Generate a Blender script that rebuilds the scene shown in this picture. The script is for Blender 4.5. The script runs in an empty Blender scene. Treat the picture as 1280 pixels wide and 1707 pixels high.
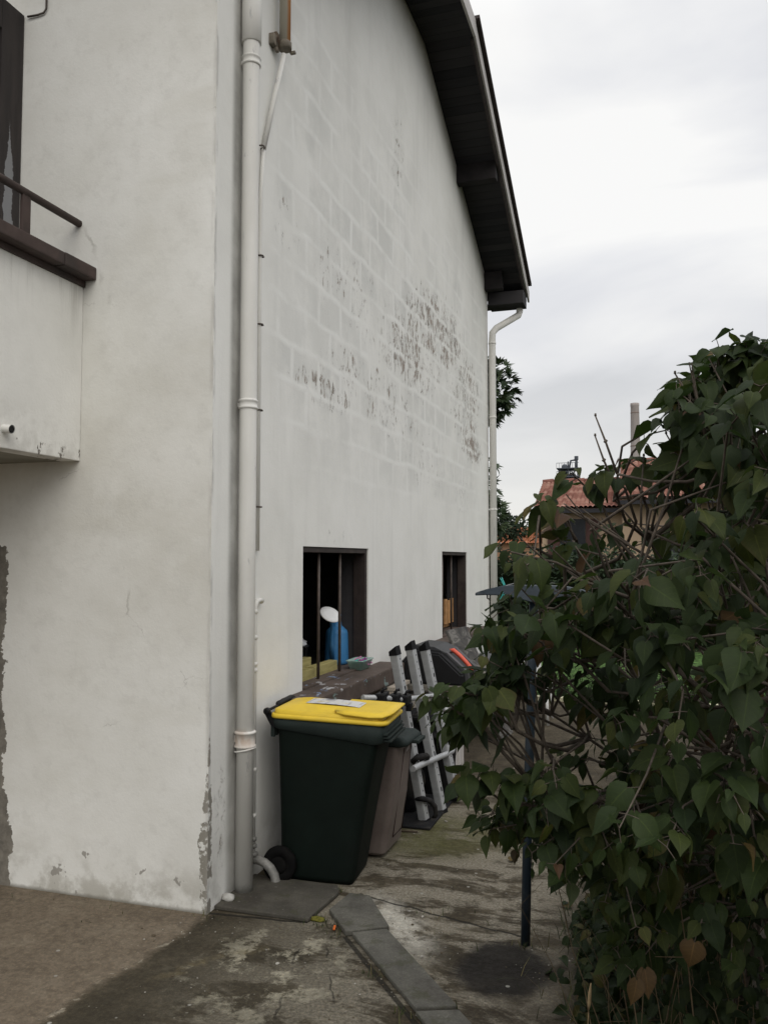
import bpy, bmesh, math, random
from mathutils import Vector, Matrix, noise as mnoise
R = math.radians
random.seed(11)
S = bpy.context.scene
COL = S.collection

# ---------------------------------------------------------------- camera
cam_d = bpy.data.cameras.new("camera"); cam = bpy.data.objects.new("camera", cam_d); COL.objects.link(cam)
cam.location = (0, 0, 1.85)
cam.rotation_euler = (R(90 + 3.232), 0, R(17.651))
cam_d.sensor_fit = 'VERTICAL'; cam_d.sensor_height = 24.0
cam_d.lens = 1390.0 / 1707.0 * 24.0
cam_d.clip_start = 0.05; cam_d.clip_end = 2000
S.camera = cam
S.view_settings.view_transform = 'Standard'; S.view_settings.look = 'None'
S.view_settings.exposure = 0.15; S.view_settings.gamma = 1.0
S.cycles.max_bounces = 8; S.cycles.diffuse_bounces = 4; S.cycles.transmission_bounces = 4

# ---------------------------------------------------------------- sky and sun (overcast)
SUN_EL, SUN_AZ = 44, 140        # azimuth measured clockwise from +Y
W = bpy.data.worlds.new("World"); S.world = W; W.use_nodes = True
nt = W.node_tree; nt.nodes.clear()
def wn(t, **k):
    n = nt.nodes.new(t)
    for a, v in k.items(): setattr(n, a, v)
    return n
wout = wn('ShaderNodeOutputWorld'); bg = wn('ShaderNodeBackground'); bg.inputs[1].default_value = 0.1
sky = wn('ShaderNodeTexSky', sky_type='NISHITA', sun_disc=False)
sky.sun_elevation = R(SUN_EL); sky.sun_rotation = R(SUN_AZ)
tc = wn('ShaderNodeTexCoord'); mp = wn('ShaderNodeMapping'); mp.inputs['Scale'].default_value = (1.0, 1.0, 2.6)
mp.inputs['Location'].default_value = (3.1, 0.4, 0.2)
nz = wn('ShaderNodeTexNoise'); nz.inputs['Scale'].default_value = 1.9; nz.inputs['Detail'].default_value = 6; nz.inputs['Roughness'].default_value = 0.48; nz.inputs['Distortion'].default_value = 0.5
rp = wn('ShaderNodeValToRGB'); e = rp.color_ramp.elements
e[0].position = 0.36; e[0].color = (.57, .59, .635, 1); e[1].position = 0.63; e[1].color = (1.0, .995, .98, 1)
el = rp.color_ramp.elements.new(0.48); el.color = (.78, .79, .825, 1)
sep = wn('ShaderNodeSeparateXYZ'); hr = wn('ShaderNodeMapRange'); hr.inputs[1].default_value = 0.0; hr.inputs[2].default_value = 0.34; hr.inputs[3].default_value = 0.85; hr.inputs[4].default_value = 0.0
mixh = wn('ShaderNodeMix', data_type='RGBA'); mixh.inputs[7].default_value = (.90, .88, .83, 1)
scl = wn('ShaderNodeVectorMath', operation='SCALE'); scl.inputs['Scale'].default_value = 9.6
mixs = wn('ShaderNodeMix', data_type='RGBA'); mixs.inputs[0].default_value = 0.94
L = nt.links.new
zb = wn('ShaderNodeMapRange'); zb.inputs[1].default_value = .55; zb.inputs[2].default_value = 1.0; zb.inputs[3].default_value = 9.0; zb.inputs[4].default_value = 17.0
L(sep.outputs[2], zb.inputs[0]); L(zb.outputs[0], scl.inputs['Scale'])       # overcast sky: brightest overhead
L(tc.outputs['Generated'], mp.inputs[0]); L(mp.outputs[0], nz.inputs['Vector']); L(nz.outputs[0], rp.inputs[0])
L(tc.outputs['Generated'], sep.inputs[0]); L(sep.outputs[2], hr.inputs[0]); L(hr.outputs[0], mixh.inputs[0])
L(rp.outputs[0], mixh.inputs[6]); L(mixh.outputs[2], scl.inputs[0])
L(sky.outputs[0], mixs.inputs[6]); L(scl.outputs[0], mixs.inputs[7]); L(mixs.outputs[2], bg.inputs[0]); L(bg.outputs[0], wout.inputs[0])
sd = bpy.data.lights.new("sun", 'SUN'); so = bpy.data.objects.new("sun", sd); COL.objects.link(so)
sd.energy = 1.15; sd.angle = R(50); sd.color = (1.0, .95, .86)
az = R(SUN_AZ); elv = R(SUN_EL)
sdir = Vector((math.sin(az) * math.cos(elv), math.cos(az) * math.cos(elv), math.sin(elv)))
so.rotation_euler = sdir.to_track_quat('Z', 'Y').to_euler(); so.location = (6, -4, 12)

# ---------------------------------------------------------------- material helpers
class NT:
    """small node builder"""
    def __init__(s, name, rough=.85, spec=.3, metal=0.):
        s.m = bpy.data.materials.new(name); s.m.use_nodes = True
        s.t = s.m.node_tree; s.b = s.t.nodes['Principled BSDF']
        s.b.inputs['Roughness'].default_value = rough; s.b.inputs['Metallic'].default_value = metal
        s.b.inputs['Specular IOR Level'].default_value = spec
        s.pos = s.n('ShaderNodeNewGeometry').outputs['Position']
    def n(s, t, **k):
        n = s.t.nodes.new(t)
        for a, v in k.items(): setattr(n, a, v)
        return n
    def put(s, sock, v):
        if isinstance(v, bpy.types.NodeSocket): s.t.links.new(v, sock)
        elif v is not None:
            if isinstance(v, (tuple, list)) and len(v) == 3 and sock.type == 'RGBA': v = (*v, 1)
            sock.default_value = v
    def math(s, op, a, b=None, c=None, clamp=False):
        n = s.n('ShaderNodeMath', operation=op, use_clamp=clamp)
        s.put(n.inputs[0], a); s.put(n.inputs[1], b)
        if c is not None: s.put(n.inputs[2], c)
        return n.outputs[0]
    def mapping(s, scale=(1, 1, 1), loc=(0, 0, 0), rot=(0, 0, 0), vec=None):
        n = s.n('ShaderNodeMapping'); s.put(n.inputs[0], vec or s.pos)
        n.inputs['Scale'].default_value = scale; n.inputs['Location'].default_value = loc; n.inputs['Rotation'].default_value = rot
        return n.outputs[0]
    def noise(s, scale=5, detail=4, rough=.55, dist=0., vec=None):
        n = s.n('ShaderNodeTexNoise'); s.put(n.inputs['Vector'], vec or s.pos)
        n.inputs['Scale'].default_value = scale; n.inputs['Detail'].default_value = detail
        n.inputs['Roughness'].default_value = rough; n.inputs['Distortion'].default_value = dist
        return n.outputs[0]
    def voro(s, scale=5, vec=None, feature='F1'):
        n = s.n('ShaderNodeTexVoronoi', feature=feature); s.put(n.inputs['Vector'], vec or s.pos); n.inputs['Scale'].default_value = scale
        return n
    def sm(s, x, a, b, lo=0., hi=1.):
        n = s.n('ShaderNodeMapRange', interpolation_type='SMOOTHSTEP'); s.put(n.inputs[0], x)
        s.put(n.inputs[1], a); s.put(n.inputs[2], b); n.inputs[3].default_value = lo; n.inputs[4].default_value = hi
        return n.outputs[0]
    def mix(s, f, a, b, mode='MIX'):
        n = s.n('ShaderNodeMix', data_type='RGBA', blend_type=mode); s.put(n.inputs[0], f); s.put(n.inputs[6], a); s.put(n.inputs[7], b)
        return n.outputs[2]
    def ramp(s, f, stops):
        n = s.n('ShaderNodeValToRGB'); s.put(n.inputs[0], f); e = n.color_ramp.elements
        while len(e) < len(stops): e.new(.5)
        for q, (p, c) in zip(e, stops): q.position = p; q.color = (*c, 1)
        return n.outputs[0]
    def xyz(s, vec=None):
        n = s.n('ShaderNodeSeparateXYZ'); s.put(n.inputs[0], vec or s.pos); return n.outputs
    def comb(s, x, y, z=0.):
        n = s.n('ShaderNodeCombineXYZ'); s.put(n.inputs[0], x); s.put(n.inputs[1], y); s.put(n.inputs[2], z); return n.outputs[0]
    def attr(s, name):
        return s.n('ShaderNodeAttribute', attribute_name=name).outputs['Fac']
    def ellip(s, x, y, cx, cy, rx, ry, ang=0.):
        """soft 1..0 blob"""
        c, sn = math.cos(ang), math.sin(ang)
        dx = s.math('SUBTRACT', x, cx); dy = s.math('SUBTRACT', y, cy)
        u = s.math('ADD', s.math('MULTIPLY', dx, c / rx), s.math('MULTIPLY', dy, sn / rx))
        v = s.math('ADD', s.math('MULTIPLY', dx, -sn / ry), s.math('MULTIPLY', dy, c / ry))
        d = s.math('SQRT', s.math('ADD', s.math('MULTIPLY', u, u), s.math('MULTIPLY', v, v)))
        return s.sm(d, 1.0, 0.25)
    def line(s, x, y, x0, y0, x1, y1, w):
        """1 on a thin line from p0 to p1 (all of it between the ends)"""
        l = math.hypot(x1 - x0, y1 - y0); ux, uy = (x1 - x0) / l, (y1 - y0) / l
        dx = s.math('SUBTRACT', x, x0); dy = s.math('SUBTRACT', y, y0)
        a = s.math('ADD', s.math('MULTIPLY', dx, ux), s.math('MULTIPLY', dy, uy))
        p = s.math('ABSOLUTE', s.math('ADD', s.math('MULTIPLY', dx, -uy), s.math('MULTIPLY', dy, ux)))
        on = s.math('MULTIPLY', s.math('GREATER_THAN', a, 0), s.math('LESS_THAN', a, l))
        return s.math('MULTIPLY', s.sm(p, w, w * .4), on)
    def bump(s, h, strength=.4, dist=.01):
        n = s.n('ShaderNodeBump'); n.inputs['Strength'].default_value = strength; n.inputs['Distance'].default_value = dist
        s.put(n.inputs['Height'], h); s.t.links.new(n.outputs[0], s.b.inputs['Normal'])
    def col(s, v): s.put(s.b.inputs['Base Color'], v)
    def rough(s, v): s.put(s.b.inputs['Roughness'], v)

def simple(name, c, rough=.7, spec=.3, metal=0., var=.25, scale=9., dirt=None, dirt_amt=.35, bump=.15):
    q = NT(name, rough, spec, metal)
    f = q.noise(scale, 5, .6)
    d = tuple(x * (1 - var) for x in c); l = tuple(min(1, x * (1 + var)) for x in c)
    cc = q.ramp(f, [(.3, d), (.7, l)])
    if dirt:
        g = q.noise(scale * .45, 6, .65)
        cc = q.mix(q.math('MULTIPLY', q.sm(g, .48, .66), dirt_amt), cc, dirt)
    q.col(cc)
    if bump: q.bump(q.noise(scale * 9, 3), bump, .004)
    return q.m

# ---------------------------------------------------------------- mesh helpers
class MB:
    def __init__(s): s.bm = bmesh.new()
    def quad(s, *p, mi=0):
        f = s.bm.faces.new([s.bm.verts.new(Vector(q)) for q in p]); f.material_index = mi; return f
    def box(s, x0, x1, y0, y1, z0, z1, bev=0., mi=0, mat=None):
        t = bmesh.new()
        v = [t.verts.new((x, y, z)) for x in (x0, x1) for y in (y0, y1) for z in (z0, z1)]
        for a in ((0, 1, 3, 2), (4, 6, 7, 5), (0, 4, 5, 1), (2, 3, 7, 6), (0, 2, 6, 4), (1, 5, 7, 3)):
            t.faces.new([v[i] for i in a])
        if bev: bmesh.ops.bevel(t, geom=list(t.edges), offset=bev, segments=2, affect='EDGES', profile=.6)
        if mat is not None: bmesh.ops.transform(t, matrix=mat, verts=t.verts)
        s._add(t, mi)
    def _add(s, t, mi=0, smooth=False):
        mp = {v: s.bm.verts.new(v.co) for v in t.verts}
        for f in t.faces:
            try:
                g = s.bm.faces.new([mp[v] for v in f.verts]); g.material_index = mi; g.smooth = smooth or f.smooth
            except ValueError: pass
        t.free()
    def tube(s, pts, r, n=10, mi=0, caps=True, ell=None):
        pts = [Vector(p) for p in pts]; rs = r if isinstance(r, (list, tuple)) else [r] * len(pts)
        rings = []; up = None
        for i, p in enumerate(pts):
            d = (pts[min(i + 1, len(pts) - 1)] - pts[max(i - 1, 0)]).normalized()
            if up is None:
                a = Vector((0, 0, 1)) if abs(d.z) < .9 else Vector((1, 0, 0))
                u = d.cross(a).normalized()
            else:
                u = (up - d * up.dot(d)).normalized()
            up = u; w = d.cross(u)
            rings.append([s.bm.verts.new(p + (u * math.cos(2 * math.pi * k / n) + w * math.sin(2 * math.pi * k / n)) * rs[i]) for k in range(n)])
        for a, b in zip(rings, rings[1:]):
            for k in range(n):
                f = s.bm.faces.new([a[k], a[(k + 1) % n], b[(k + 1) % n], b[k]]); f.smooth = True; f.material_index = mi
        if caps and n > 2:
            for q in (list(reversed(rings[0])), rings[-1]):
                f = s.bm.faces.new(q); f.material_index = mi
    def lathe(s, c, prof, n=24, mi=0, axis='Z', tilt=None):
        c = Vector(c); rings = []
        for (r, z) in prof:
            ring = []
            for k in range(n):
                a = 2 * math.pi * k / n
                v = Vector((math.cos(a) * r, math.sin(a) * r, z))
                if axis == 'Y': v = Vector((v.x, v.z, v.y))
                if axis == 'X': v = Vector((v.z, v.x, v.y))
                if tilt is not None: v = tilt @ v
                ring.append(s.bm.verts.new(c + v))
            rings.append(ring)
        for a, b in zip(rings, rings[1:]):
            for k in range(n):
                f = s.bm.faces.new([a[k], a[(k + 1) % n], b[(k + 1) % n], b[k]]); f.smooth = True; f.material_index = mi
        for q in (list(reversed(rings[0])), rings[-1]):
            f = s.bm.faces.new(q); f.material_index = mi
    def prism(s, pts, ext, bev=0., mi=0):
        ext = Vector(ext); t = bmesh.new()
        a = [t.verts.new(Vector(p)) for p in pts]; b = [t.verts.new(Vector(p) + ext) for p in pts]
        n = len(a); t.faces.new(list(reversed(a))); t.faces.new(b)
        for i in range(n): t.faces.new([a[i], a[(i + 1) % n], b[(i + 1) % n], b[i]])
        bmesh.ops.recalc_face_normals(t, faces=t.faces)
        if bev: bmesh.ops.bevel(t, geom=list(t.edges), offset=bev, segments=2, affect='EDGES', profile=.6)
        s._add(t, mi)
    def loft(s, rings, closed=True, mi=0, caps=(True, True), smooth=True):
        vs = [[s.bm.verts.new(Vector(p)) for p in r] for r in rings]; n = len(vs[0])
        for a, b in zip(vs, vs[1:]):
            for k in range(n if closed else n - 1):
                f = s.bm.faces.new([a[k], a[(k + 1) % n], b[(k + 1) % n], b[k]]); f.smooth = smooth; f.material_index = mi
        if caps[0]: s.bm.faces.new(list(reversed(vs[0]))).material_index = mi
        if caps[1]: s.bm.faces.new(vs[-1]).material_index = mi
    def build(s, name, mats, parent=None, org=(0, 0, 0), recalc=True, merge=0.):
        if merge: bmesh.ops.remove_doubles(s.bm, verts=s.bm.verts, dist=merge)
        if recalc: bmesh.ops.recalc_face_normals(s.bm, faces=s.bm.faces)
        o = Vector(org)
        for v in s.bm.verts: v.co -= o
        me = bpy.data.meshes.new(name); s.bm.to_mesh(me); s.bm.free()
        for m in (mats if isinstance(mats, (list, tuple)) else [mats]): me.materials.append(m)
        ob = bpy.data.objects.new(name, me); COL.objects.link(ob)
        if parent is not None: ob.parent = parent
        else: ob.location = o
        return ob

def rrect(x0, x1, y0, y1, r, z, n=4):
    """rounded rectangle ring; z may be a function of x"""
    zz = z if callable(z) else (lambda x: z)
    out = []
    for cx, cy, a0 in ((x1 - r, y1 - r, 0), (x0 + r, y1 - r, 90), (x0 + r, y0 + r, 180), (x1 - r, y0 + r, 270)):
        for k in range(n + 1):
            a = R(a0 + 90 * k / n); x = cx + r * math.cos(a); y = cy + r * math.sin(a)
            out.append((x, y, zz(x)))
    return out

def mesh_raw(name, verts, faces, mats, parent=None, org=(0, 0, 0), attrs=None, smooth=True):
    o = Vector(org)
    me = bpy.data.meshes.new(name)
    me.from_pydata([(v[0] - o.x, v[1] - o.y, v[2] - o.z) for v in verts], [], faces)
    for k, vals in (attrs or {}).items():
        a = me.attributes.new(k, 'FLOAT', 'POINT'); a.data.foreach_set('value', vals)
    for m in (mats if isinstance(mats, (list, tuple)) else [mats]): me.materials.append(m)
    if smooth: me.polygons.foreach_set('use_smooth', [True] * len(me.polygons))
    me.update()
    ob = bpy.data.objects.new(name, me); COL.objects.link(ob)
    if parent is not None: ob.parent = parent
    else: ob.location = o
    return ob

def tag(o, label=None, cat=None, group=None, kind=None):
    if label: o['label'] = label
    if cat: o['category'] = cat
    if group: o['group'] = group
    if kind: o['kind'] = kind
    return o
def thing(name, loc, label, cat, group=None):
    o = bpy.data.objects.new(name, None); o.empty_display_size = .2; o.location = loc; COL.objects.link(o)
    return tag(o, label, cat, group)

# ================================================================ THE HOUSE
WX = -2.229; FY = 3.966; RY = 12.05           # gable wall plane, front wall plane, rear end
WIN = [(5.205, 6.58, .98, 1.937), (9.16, 10.5, .98, 1.936)]

def gable_material():
    q = NT("flaking_white_wall_paint", .9, .2)
    X, Y, Z = q.xyz()
    # wobbled block grid showing through the paint
    wob = q.math('MULTIPLY', q.math('SUBTRACT', q.noise(2.0, 3, .5), .5), .13)
    wob2 = q.math('MULTIPLY', q.math('SUBTRACT', q.noise(2.2, 3, .5, vec=q.mapping(loc=(9, 4, 2))), .5), .11)
    vec = q.comb(q.math('ADD', Y, wob), q.math('ADD', q.math('SUBTRACT', Z, .12), wob2))
    def brick(m, sm):
        b = q.n('ShaderNodeTexBrick'); q.put(b.inputs['Vector'], vec); b.offset = .5
        for k, v in (('Scale', 1.0), ('Mortar Size', m), ('Mortar Smooth', sm), ('Bias', 0), ('Brick Width', .455), ('Row Height', .2625)): b.inputs[k].default_value = v
        b.inputs['Color1'].default_value = (0, 0, 0, 1); b.inputs['Color2'].default_value = (1, 1, 1, 1); b.inputs['Mortar'].default_value = (.5, .5, .5, 1)
        return b.outputs['Fac'], b.outputs['Color']
    joint, bcol = brick(.040, 1.0)
    bval = q.xyz(bcol)[0]
    big = q.noise(.55, 4, .6)
    med = q.noise(1.7, 5, .62)
    streak = q.noise(1.0, 5, .6, vec=q.mapping((1, 4.5, .5)))
    base = q.ramp(med, [(.25, (.68, .675, .64)), (.5, (.745, .74, .705)), (.75, (.79, .785, .755))])
    base = q.mix(q.math('MULTIPLY', q.sm(streak, .5, .72), .30), base, (.58, .575, .55))
    # the zone in which the blocks show (fades out near the ground and under the roof)
    zone = q.math('MULTIPLY', q.sm(Z, 2.15, 3.0), q.sm(Z, 6.3, 5.0))
    zone = q.math('MULTIPLY', zone, q.sm(q.noise(.9, 3, .6, vec=q.mapping(loc=(3, 1, 7))), .33, .55))
    zone = q.math('MULTIPLY', zone, q.sm(Y, 4.55, 4.9))
    joint = q.math('MULTIPLY', joint, q.sm(q.noise(2.7, 5, .7, vec=q.mapping(loc=(2, 6, 9))), .30, .62, .12, 1.))
    cell = q.math('MULTIPLY', zone, q.math('SUBTRACT', 1.0, joint))
    cell = q.math('MULTIPLY', cell, q.math('ADD', .35, q.math('MULTIPLY', bval, .45)))
    cell = q.math('MULTIPLY', cell, q.sm(q.noise(2.3, 4, .7, vec=q.mapping(loc=(1, 8, 2))), .34, .60))
    base = q.mix(q.math('MULTIPLY', cell, .85), base, (.555, .558, .535))
    base = q.mix(q.math('MULTIPLY', q.math('MULTIPLY', joint, zone), .8), base, (.775, .775, .75))
    # flaked patches: in the blocks, in a few areas
    areas = None
    for (cy, cz, ry, rz, ang, amt) in ((9.0, 4.40, 2.7, .85, .06, .90), (10.5, 3.9, 1.8, 1.25, 0, .88), (10.9, 3.32, 1.3, .36, 0, 1.0), (7.0, 3.25, 2.8, .6, -.05, .72), (5.6, 3.06, 1.05, .24, 0, .9), (4.9, 4.05, .55, .38, 0, .62), (7.45, 5.75, .5, .7, 0, .75), (6.3, 3.9, 2.0, .9, 0, .62), (8.6, 2.85, 2.8, .6, 0, .62), (7.9, 3.9, 2.1, .85, 0, .86), (10.3, 2.65, .9, .5, 0, .75), (5.9, 2.02, .9, .09, 0, .5), (9.8, 2.02, .75, .09, 0, .55), (6.72, 1.3, .09, .45, 0, .45), (4.1, .5, .14, .55, 0, .8)):
        a = q.math('MULTIPLY', q.ellip(Y, Z, cy, cz, ry, rz, ang), amt)
        areas = a if areas is None else q.math('MAXIMUM', areas, a)
    cn = q.noise(1.0, 7, .76, .6, vec=q.mapping((1, 17, 10)))
    cn2 = q.noise(1.0, 4, .65, vec=q.mapping((1, 2.6, 3.4), (5, 5, 5)))
    lev = q.math('ADD', cn, q.math('MULTIPLY', q.math('SUBTRACT', cn2, .5), .36))
    lev = q.math('SUBTRACT', lev, q.math('MULTIPLY', q.math('MULTIPLY', joint, q.sm(Z, 2.3, 2.6)), .11))
    thr = q.math('SUBTRACT', .84, q.math('MULTIPLY', areas, .352))
    chip = q.sm(lev, thr, q.math('ADD', thr, .018))
    halo = q.sm(lev, q.math('SUBTRACT', thr, .09), thr)
    base = q.mix(q.math('MULTIPLY', halo, .40), base, (.45, .445, .43))
    ccol = q.ramp(q.noise(3.3, 4, .7), [(.3, (.19, .175, .15)), (.55, (.31, .255, .215)), (.75, (.25, .235, .205))])
    base = q.mix(q.math('MULTIPLY', chip, .9), base, ccol)
    # dirt plus painted contact shade behind the big pipe; stains at foot, under roof
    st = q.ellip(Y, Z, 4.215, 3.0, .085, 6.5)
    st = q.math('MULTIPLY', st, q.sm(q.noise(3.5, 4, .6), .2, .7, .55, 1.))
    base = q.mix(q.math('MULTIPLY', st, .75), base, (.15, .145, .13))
    ft = q.math('MULTIPLY', q.sm(Z, .5, .0), q.sm(q.noise(5, 5, .65), .35, .65))
    base = q.mix(q.math('MULTIPLY', ft, .55), base, (.26, .25, .215))
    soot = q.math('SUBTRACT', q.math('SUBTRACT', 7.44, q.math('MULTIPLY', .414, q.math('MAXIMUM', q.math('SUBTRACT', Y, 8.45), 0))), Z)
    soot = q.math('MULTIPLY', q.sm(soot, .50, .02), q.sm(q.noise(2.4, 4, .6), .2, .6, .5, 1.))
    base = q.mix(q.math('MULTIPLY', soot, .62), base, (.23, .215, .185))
    # corner: hairline and chipped arris
    cl = q.math('MULTIPLY', q.sm(Y, FY + .035, FY + .004), q.sm(q.noise(1, 5, .7, vec=q.mapping((9, 9, 2.2))), .46, .58))
    base = q.mix(q.math('MULTIPLY', cl, .6), base, (.36, .35, .33))
    low = q.math('ADD', FY - .01, q.math('MULTIPLY', q.math('MULTIPLY', q.noise(9, 5, .7), q.sm(Z, 1.2, .5)), .10))
    chipc = q.math('MULTIPLY', q.math('LESS_THAN', Y, low), q.sm(q.noise(7, 4, .7), .46, .52))
    base = q.mix(chipc, base, (.24, .225, .195))
    q.col(base)
    h = q.math('ADD', q.math('MULTIPLY', q.noise(55, 4, .6), .25), q.math('MULTIPLY', q.noise(7, 4), .5))
    h = q.math('SUBTRACT', h, q.math('MULTIPLY', chip, .55))
    h = q.math('ADD', h, q.math('MULTIPLY', q.math('MULTIPLY', joint, zone), .25))
    q.bump(h, .35, .012)
    return q.m

def front_material():
    q = NT("dull_white_plaster", .9, .2)
    X, Y, Z = q.xyz()
    med = q.noise(1.2, 5, .6); fine = q.noise(4.0, 5, .6)
    base = q.ramp(med, [(.28, (.62, .606, .555)), (.5, (.705, .697, .655)), (.72, (.78, .775, .74))])
    base = q.mix(q.math('MULTIPLY', q.sm(fine, .45, .75), .35), base, (.75, .745, .70))
    base = q.mix(q.math('MULTIPLY', q.sm(q.noise(1, 4, .6, vec=q.mapping((.8, 1, 2.6), (2, 0, 3))), .52, .75), .35), base, (.55, .53, .46))
    mt = q.noise(11, 7, .72); base = q.mix(q.math('MULTIPLY', q.sm(mt, .50, .66), .28), base, (.56, .55, .51))
    mt2 = q.noise(1, 6, .7, vec=q.mapping((2.2, 2, 1.5), (6, 6, 6))); base = q.mix(q.math('MULTIPLY', q.sm(mt2, .55, .68), .35), base, (.80, .795, .76))
    # grime beneath the balcony and at the foot
    ft = q.math('MULTIPLY', q.sm(Z, .35, .0), q.sm(q.noise(6, 5, .65), .4, .62))
    base = q.mix(q.math('MULTIPLY', ft, .6), base, (.30, .28, .23))
    foot = q.sm(Z, q.math('MULTIPLY', q.noise(11, 4, .7), .05), 0.0)
    base = q.mix(q.math('MULTIPLY', foot, .8), base, (.16, .15, .12))
    # broken plaster beside the doorway, lower left
    edge = q.math('ADD', -3.675, q.math('MULTIPLY', q.noise(4.5, 6, .7), .23))
    edge = q.math('ADD', edge, q.sm(Z, .75, .1, 0., .085))
    brk = q.math('MULTIPLY', q.math('LESS_THAN', X, edge), q.math('LESS_THAN', Z, q.math('ADD', 1.86, q.math('MULTIPLY', q.noise(7, 3), .14))))
    mort = q.ramp(q.noise(14, 5, .7), [(.3, (.11, .10, .085)), (.7, (.24, .22, .185))])
    base = q.mix(brk, base, mort)
    # chipped arris on the right, low; hairline all the way up
    low = q.math('SUBTRACT', WX + .005, q.math('MULTIPLY', q.math('MULTIPLY', q.noise(10, 5, .72), q.sm(Z, 1.0, .35)), .10))
    chip = q.math('MULTIPLY', q.math('GREATER_THAN', X, low), q.sm(q.noise(9, 5, .7), .47, .52))
    base = q.mix(chip, base, (.25, .235, .20))
    hl = q.math('MULTIPLY', q.sm(X, WX - .03, WX - .002), q.sm(q.noise(1, 5, .7, vec=q.mapping((9, 9, 1.7))), .45, .6))
    base = q.mix(q.math('MULTIPLY', hl, .5), base, (.38, .365, .34))
    # a few knocks
    kn = q.noise(8.5, 3, .6, vec=q.mapping((1, 1, .8), (4.2, 0, 1.6)))
    knz = q.math('MULTIPLY', q.sm(Z, .95, .5), .09)
    kk = q.sm(kn, q.math('SUBTRACT', .765, knz), q.math('SUBTRACT', .78, knz))
    base = q.mix(q.math('MULTIPLY', kk, .85), base, (.27, .255, .225))
    # hairline cracks
    vo = q.n('ShaderNodeTexVoronoi', feature='DISTANCE_TO_EDGE'); q.put(vo.inputs['Vector'], q.comb(q.math('ADD', X, q.math('MULTIPLY', fine, .25)), q.math('ADD', q.math('MULTIPLY', Z, 1.6), q.math('MULTIPLY', q.noise(2.5, 5, .7), .4)))); vo.inputs['Scale'].default_value = 1.1
    cr = q.math('MULTIPLY', q.sm(vo.outputs['Distance'], .004, .0005), q.sm(q.noise(1.6, 3, .6, vec=q.mapping(loc=(7, 7, 7))), .60, .66))
    base = q.mix(q.math('MULTIPLY', cr, .45), base, (.30, .285, .25))
    q.col(base)
    h = q.math('ADD', q.math('MULTIPLY', q.noise(60, 4, .6), .25), q.math('MULTIPLY', q.noise(6, 4), .6))
    h = q.math('SUBTRACT', h, q.math('MULTIPLY', q.math('MAXIMUM', brk, chip), .9))
    q.bump(h, .35, .012)
    return q.m

M = {}
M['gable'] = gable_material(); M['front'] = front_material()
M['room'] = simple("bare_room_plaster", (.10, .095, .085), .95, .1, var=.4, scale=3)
def balcony_material():
    q = NT("balcony_white_paint", .88, .2); X, Y, Z = q.xyz()
    c = q.ramp(q.noise(2.2, 5, .6), [(.3, (.66, .65, .61)), (.7, (.77, .76, .72))])
    dr = q.math('MULTIPLY', q.sm(q.noise(1, 5, .65, vec=q.mapping((9, 9, .5))), .50, .68), q.sm(Z, 3.0, 3.44))
    c = q.mix(q.math('MULTIPLY', dr, .55), c, (.30, .285, .25))
    lo = q.math('MULTIPLY', q.sm(Z, 2.75, 2.42), q.sm(q.noise(4, 5, .7), .42, .62)); c = q.mix(q.math('MULTIPLY', lo, .45), c, (.40, .38, .34))
    ch = q.math('MULTIPLY', q.sm(Z, 2.475, 2.46), q.sm(q.noise(9, 5, .7, vec=q.mapping((1, 1, .5))), .57, .60)); c = q.mix(ch, c, (.14, .125, .105))
    q.col(c); q.bump(q.math('ADD', q.noise(60, 4, .6), q.math('MULTIPLY', ch, -2)), .3, .006); return q.m
M['balc'] = balcony_material()
M['brown'] = simple("dark_brown_paint", (.030, .022, .020), .6, .3, var=.35, scale=8, dirt=(.075, .06, .05), dirt_amt=.5)
M['capbrown'] = simple("weathered_brown_paint", (.058, .040, .035), .7, .3, var=.3, scale=7, dirt=(.03, .026, .024), dirt_amt=.6)
def soffit_material():
    q = NT("dark_stained_boards", .8, .2); X, Y, Z = q.xyz()
    b = q.math('MULTIPLY', Y, 9.0); pid = q.math('FLOOR', b); fr = q.math('FRACT', b)
    wn2 = q.n('ShaderNodeTexWhiteNoise', noise_dimensions='1D'); q.put(wn2.inputs['W'], pid)
    c = q.ramp(q.math('ADD', q.math('MULTIPLY', wn2.outputs['Value'], .55), q.math('MULTIPLY', q.noise(1, 5, .6, vec=q.mapping((3, 26, 26))), .5)), [(.25, (.021, .021, .024)), (.8, (.042, .040, .042))])
    gap = q.sm(q.math('ABSOLUTE', q.math('SUBTRACT', fr, .5)), .465, .495)
    c = q.mix(q.math('MULTIPLY', gap, .8), c, (.006, .006, .006)); q.col(c); q.bump(q.math('MULTIPLY', gap, -1), .6, .008); return q.m
M['soffit'] = soffit_material()
M['purlin'] = simple("sooty_brown_beam", (.022, .0195, .020), .8, .2, var=.35, scale=5)
M['fascia'] = simple("grey_verge_metal", (.46, .44, .425), .6, .3, var=.12, scale=3, dirt=(.2, .19, .17))
M['tiledark'] = simple("dark_roof_tile", (.06, .05, .048), .8, .2, var=.3, scale=6)
M['rooftile'] = simple("red_clay_tile", (.26, .11, .075), .85, .2, var=.4, scale=7, dirt=(.12, .07, .055))
M['steel'] = simple("brown_window_bar", (.075, .058, .048), .55, .4, var=.4, scale=18)
M['black'] = simple("black_plastic", (.008, .008, .009), .5, .2, var=.3, scale=12)
M['blackrub'] = simple("black_rubber", (.011, .011, .012), .8, .2, var=.4, scale=14, dirt=(.05, .045, .04), dirt_amt=.5)

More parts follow.
